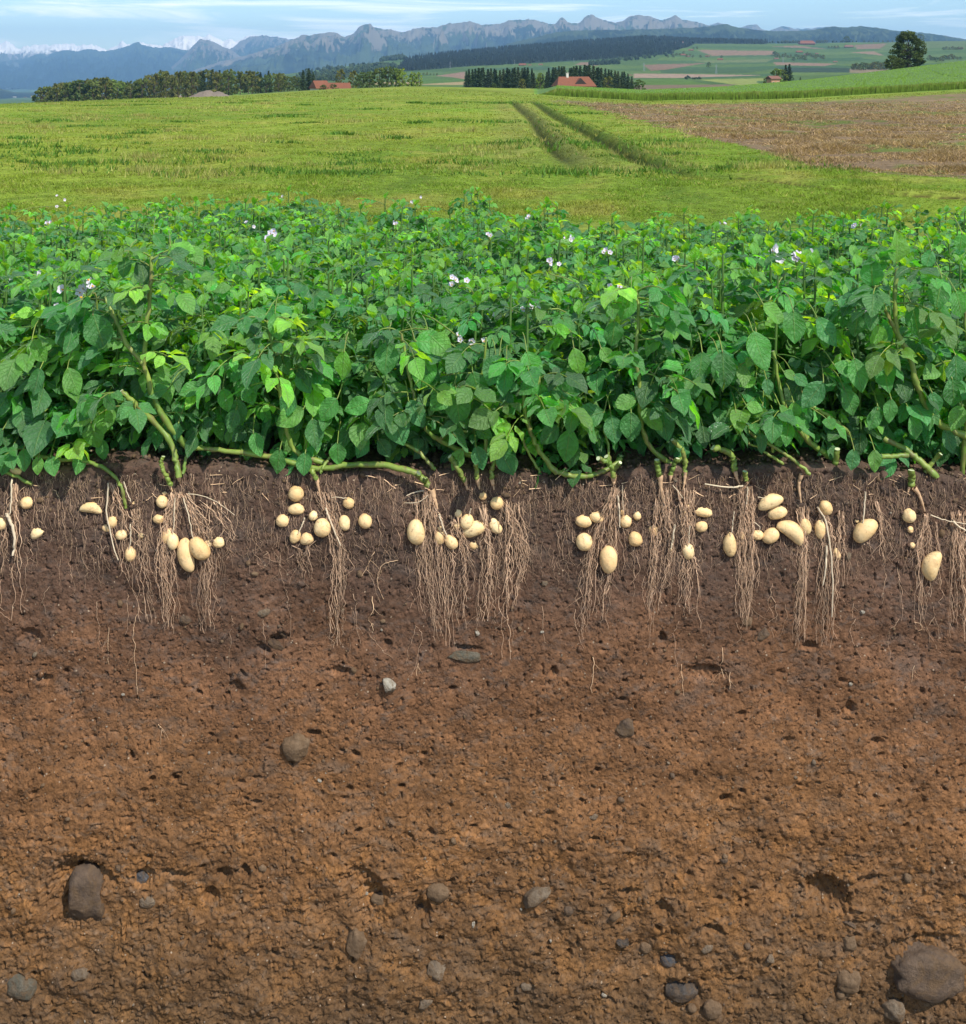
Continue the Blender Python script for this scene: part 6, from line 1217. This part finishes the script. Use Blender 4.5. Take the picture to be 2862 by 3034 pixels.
# ================================================================== HOUSES
M_ROOF = simple('clay_roof', (.20, .075, .040), .85, .25, 1.2, .5, 6, .05); M_ROOFD = simple('brown_roof', (.20, .10, .07), .85, .2, 1.2); M_WALLW = simple('plaster_wall', (.60, .56, .48), .85, .08, 1); M_WALLB = simple('timber_wall', (.14, .085, .05), .85, .3, 2)
M_BRICK = simple('brick_wall', (.45, .24, .14), .85, .2, 2); M_GLASS = simple('window_glass', (.03, .035, .04), .2, .1, 1); M_DARK = simple('dark_recess', (.04, .03, .025), .9, .1, 1)
def house(px, d, L, Wd, wall_h, roof_h, rot, label, wall, roof, group=None, name='house', hip=.25, chimney=True, windows=3, sink=.0, eave=.5, dormer=False, z0=None):
    x, y, z = gpos(px, d)
    if z0 is not None: z = CZ-(z0-HY)/F*d
    o = thing(name, label, 'house', (x, y, z-sink), rot, group)
    b = MB(); v, f = box(-L/2, L/2, -Wd/2, Wd/2, -.5, wall_h); b.add(v, f); o1 = link('wall', b.mesh('wall', [wall], False), o)
    if hip < .05:
        v = [(-L/2, -Wd/2, wall_h), (-L/2, Wd/2, wall_h), (-L/2, 0, wall_h+roof_h*.92), (L/2, -Wd/2, wall_h), (L/2, Wd/2, wall_h), (L/2, 0, wall_h+roof_h*.92)]; g = MB(); g.add(v, [(0, 1, 2), (3, 4, 5)]); link('gable', g.mesh('gable', [wall], False), o)
    e = eave; zl = wall_h-e*roof_h/(Wd/2)*.8; A = [(-L/2-e, -Wd/2-e, zl), (L/2+e, -Wd/2-e, zl), (L/2+e, Wd/2+e, zl), (-L/2-e, Wd/2+e, zl), (-L/2-e+hip*L, 0, wall_h+roof_h), (L/2+e-hip*L, 0, wall_h+roof_h)]
    A = np.array(A, float); B = A-[0, 0, .25]; rm = MB(); rm.add(np.concatenate([A, B]), [(0, 1, 5, 4), (2, 3, 4, 5), (1, 0, 6, 7), (2, 1, 7, 8), (3, 2, 8, 9), (0, 3, 9, 6), (7, 6, 10, 11), (9, 8, 11, 10)]); rm.add(np.concatenate([A, B]), [(1, 2, 5), (3, 0, 4), (8, 7, 11), (6, 9, 10)])
    ro = link('roof', rm.mesh('roof', [roof], False), o)
    if chimney:
        m = MB(); cx = -L*.18; v, f = box(cx-.45, cx+.45, -.5, .4, wall_h+roof_h*.6, wall_h+roof_h+1.3); m.add(v, f); v, f = box(cx-.55, cx+.55, -.6, .5, wall_h+roof_h+1.3, wall_h+roof_h+1.5); m.add(v, f); link('chimney', m.mesh('chimney', [M_WALLW], False), ro)
    if dormer:
        m = MB(); dx = L*.12; v = [(dx-2.6, -Wd*.44, wall_h+.3), (dx+2.6, -Wd*.44, wall_h+.3), (dx, -Wd*.44, wall_h+2.9), (dx, -Wd*.10, wall_h+2.9+.02), (dx-2.6, -Wd*.3, wall_h+.8), (dx+2.6, -Wd*.3, wall_h+.8)]; m.add(v, [(0, 1, 2)], 0); m.add(v, [(0, 2, 3, 4), (2, 1, 5, 3)], 1); link('dormer', m.mesh('dormer', [M_DARK, roof], False), ro)
    for k in range(windows):
        wx = -L/2+L*(k+.5)/windows; m = MB(); v, f = box(wx-.5, wx+.5, -Wd/2-.03, -Wd/2+.1, wall_h*.38, wall_h*.38+1.2); m.add(v, f); wn = link('window', m.mesh('window', [M_WALLW], False), o)
        m = MB(); v, f = box(wx-.4, wx+.4, -Wd/2-.06, -Wd/2-.01, wall_h*.38+.1, wall_h*.38+1.1); m.add(v, f); link('pane', m.mesh('pane', [M_GLASS], False), wn)
    return o
house(1700, 470, 15, 9, 2.5, 3.4, .18, 'farmhouse with a broad red tiled roof and white chimney before the spruce grove', M_WALLB, M_ROOF, dormer=True, hip=.12, z0=271, windows=4)
house(1003, 505, 10, 7, 2.3, 2.3, .12, 'red roofed house behind bushes left of the bright green trees', M_WALLW, M_ROOF, hip=.06, z0=277, chimney=False, dormer=False)
house(948, 510, 6, 8, 2.4, 2.9, .5, 'small steep red roof just left of the longer red roofed house', M_WALLW, M_ROOF, hip=.05, z0=275, chimney=False, windows=2)
house(2291, 520, 4.2, 4, 4.5, 1.0, .3, 'little brick house half hidden by trees in the right fields', M_BRICK, M_ROOFD, hip=.0, chimney=False, windows=2)
HS = [(1548, 194, 22, 'big reddish brown farmhouse on the green slope behind the grove', 'b', 1), (1570, 194, 10, 'small white walled house right of the big brown farmhouse', 'w', 1), (1602, 193, 13, 'low red roofed house right of the big brown farmhouse', 'w', 1), (1868, 224, 10, 'white house with a red roof between grove and far fields', 'w', 1),
      (2006, 128, 9, 'white house leftmost of the hamlet at the forest edge', 'w', 1), (2017, 127, 15, 'red roofed farm in the hamlet at the forest edge', 'w', 1), (2065, 128, 9, 'lone farm right of the hamlet at the forest edge', 'b', 1), (2047, 150, 15, 'red roofed farm between two trees below the forest edge hamlet', 'b', 1),
      (1976, 166, 9, 'dark brown house at the left of the far village', 'b', 0), (2024, 164, 16, 'largest reddish house in the far village', 'b', 1), (2038, 169, 12, 'grey brown house in the middle of the far village', 'b', 0), (2096, 168, 13, 'red roofed house at the right end of the far village', 'b', 1), (2134, 178, 17, 'brown barn standing alone below the far village', 'b', 1),
      (2390, 133, 44, 'long red roofed farm hall on the far hill', 'b', 1), (2340, 133, 7, 'white cottage left of the long farm hall', 'w', 1), (2515, 141, 26, 'dark wide barn near the round skyline tree', 'b', 0), (2478, 140, 8, 'small house left of the dark wide barn', 'b', 0), (2368, 156, 19, 'red roofed farmhouse in the second far village', 'b', 1), (2388, 163, 14, 'brown roofed farm in the second far village', 'b', 0), (2300, 175, 14, 'dark brown roof half hidden by trees left of the second village', 'b', 0), (2420, 160, 10, 'grey roofed house at the right of the second village', 'b', 0),
      (2475, 185, 13, 'brown shed standing alone between two brown fields', 'b', 0), (2847, 145, 14, 'reddish farmhouse at the right photo edge', 'b', 1)]
for px, py, wpx, lab, wl, rf in HS:
    d = seen_d(px, py, 900); L = wpx/F*d; house(px, d, L, L*.42, L*.12, L*.17, R.uniform(-.3, .3), lab, M_WALLW if wl == 'w' else M_WALLB, M_ROOF if rf else M_ROOFD, 'scattered farmhouses on the far slopes', chimney=False, windows=2, eave=L*.05, hip=.12)
# white silo tower beside the long farm hall
d = seen_d(2366, 134, 900); x, y, z = gpos(2366, d); t = thing('silo', 'white silo tower at the left end of the long farm hall', 'silo', (x, y, z)); hh = 10/F*d; m = MB(); v, f = tube([[0, 0, -1], [0, 0, hh]], [hh*.17]*2, 10); m.add(v, f); link('tank', m.mesh('tank', [M_WALLW]), t)
m = MB(); v, f = tube([[0, 0, hh], [0, 0, hh*1.06], [0, 0, hh*1.1]], [hh*.18, hh*.12, hh*.01], 10); m.add(v, f); link('cap', m.mesh('cap', [M_WALLB]), t)
# far valley town, tiny white houses
mb = MB()
for i in range(420):
    d = R.uniform(7200, 9500); px = R.uniform(-160, 118) ; z = float(land_z(np.array([px]), np.array([d]))[0]); x = (px-CX)/F*d; s = R.uniform(6, 18); v, f = box(x-s/2, x+s/2, d-D0-6, d-D0+6, z-4, z+R.uniform(5, 12)); mb.add(v, f, int(R.random() < .3))
tag(link('distant_town', mb.mesh('distant_town', [M_WALLW, M_ROOFD], False)), kind='stuff')
# lattice masts
M_STEEL = simple('grey_steel', (.30, .32, .33), .5, .1, 1)
for px, py, hp, lab in ((1334, 205, 24, 'lattice pylon at the foot of the forested hill on the left'), (1524, 193, 16, 'small lattice pylon left of the brown farmhouse'), (1700, 186, 15, 'lattice pylon right of the brown farmhouse'), (2122, 220, 30, 'tall lattice pylon right of the brown field'), (1908, 212, 28, 'thin lattice pylon at the left end of the brown field'), (2320, 186, 18, 'lattice pylon before the second far village')):
    d = seen_d(px, py, 700); x, y, z = gpos(px, d); h = hp/F*d; o = thing('pylon', lab, 'pylon', (x, y, z), 0, 'pylons crossing the fields'); m = MB(); w = h*.09; r = h*.007
    for sx, sy in ((-1, -1), (1, -1), (1, 1), (-1, 1)):
        v, f = tube([[sx*w, sy*w, -1], [sx*w*.35, sy*w*.35, h*.65], [0, 0, h]], [r*1.3, r, r*.6], 4); m.add(v, f)
        for k in range(5):
            a = 1-.65*k/5*1.0; b = 1-.65*(k+1)/5; v, f = tube([[sx*w*a, sy*w*a, h*.13*k], [-sy*w*b, sx*w*b, h*.13*(k+1)]], r*.6, 3); m.add(v, f)
    link('mast', m.mesh('mast', [M_STEEL]), o)
    for zz, l in ((.72, .16), (.84, .12)):
        m = MB(); v, f = tube([[-h*l, 0, h*zz], [0, 0, h*(zz+.02)], [h*l, 0, h*zz]], r*1.1, 4); m.add(v, f); link('cross_arm', m.mesh('cross_arm', [M_STEEL]), o)
# gravel heap
x, y, z = gpos(622, 205); u = np.linspace(-1, 1, 60); v_ = np.linspace(-1, 1, 30); U, V_ = np.meshgrid(u, v_); hh = np.clip(1-np.abs(U+.1*pn(V_*2, U*2, 3))**1.6, 0, 1)*np.clip(1-np.abs(V_)**1.7, 0, 1); hh = hh*(1+.25*fbm(U*3, V_*3, 4, 8))
dG = 205; W_ = 66/F*dG; M_GRAVEL = simple('gravel', (.19, .155, .12), .95, .3, 1.2, .8, 5, .1)
base = CZ-(290-HY)/F*dG; o = link('gravel_heap', mesh_np('gravel_heap', np.stack([U*W_, V_*3.5, hh*1.35-.1], 2).reshape(-1, 3), [grid_faces(30, 60)], [M_GRAVEL]), None, ((622-CX)/F*dG, dG-D0, base)); tag(o, 'low heap of grey brown gravel on the crest of the left meadow', 'gravel heap')
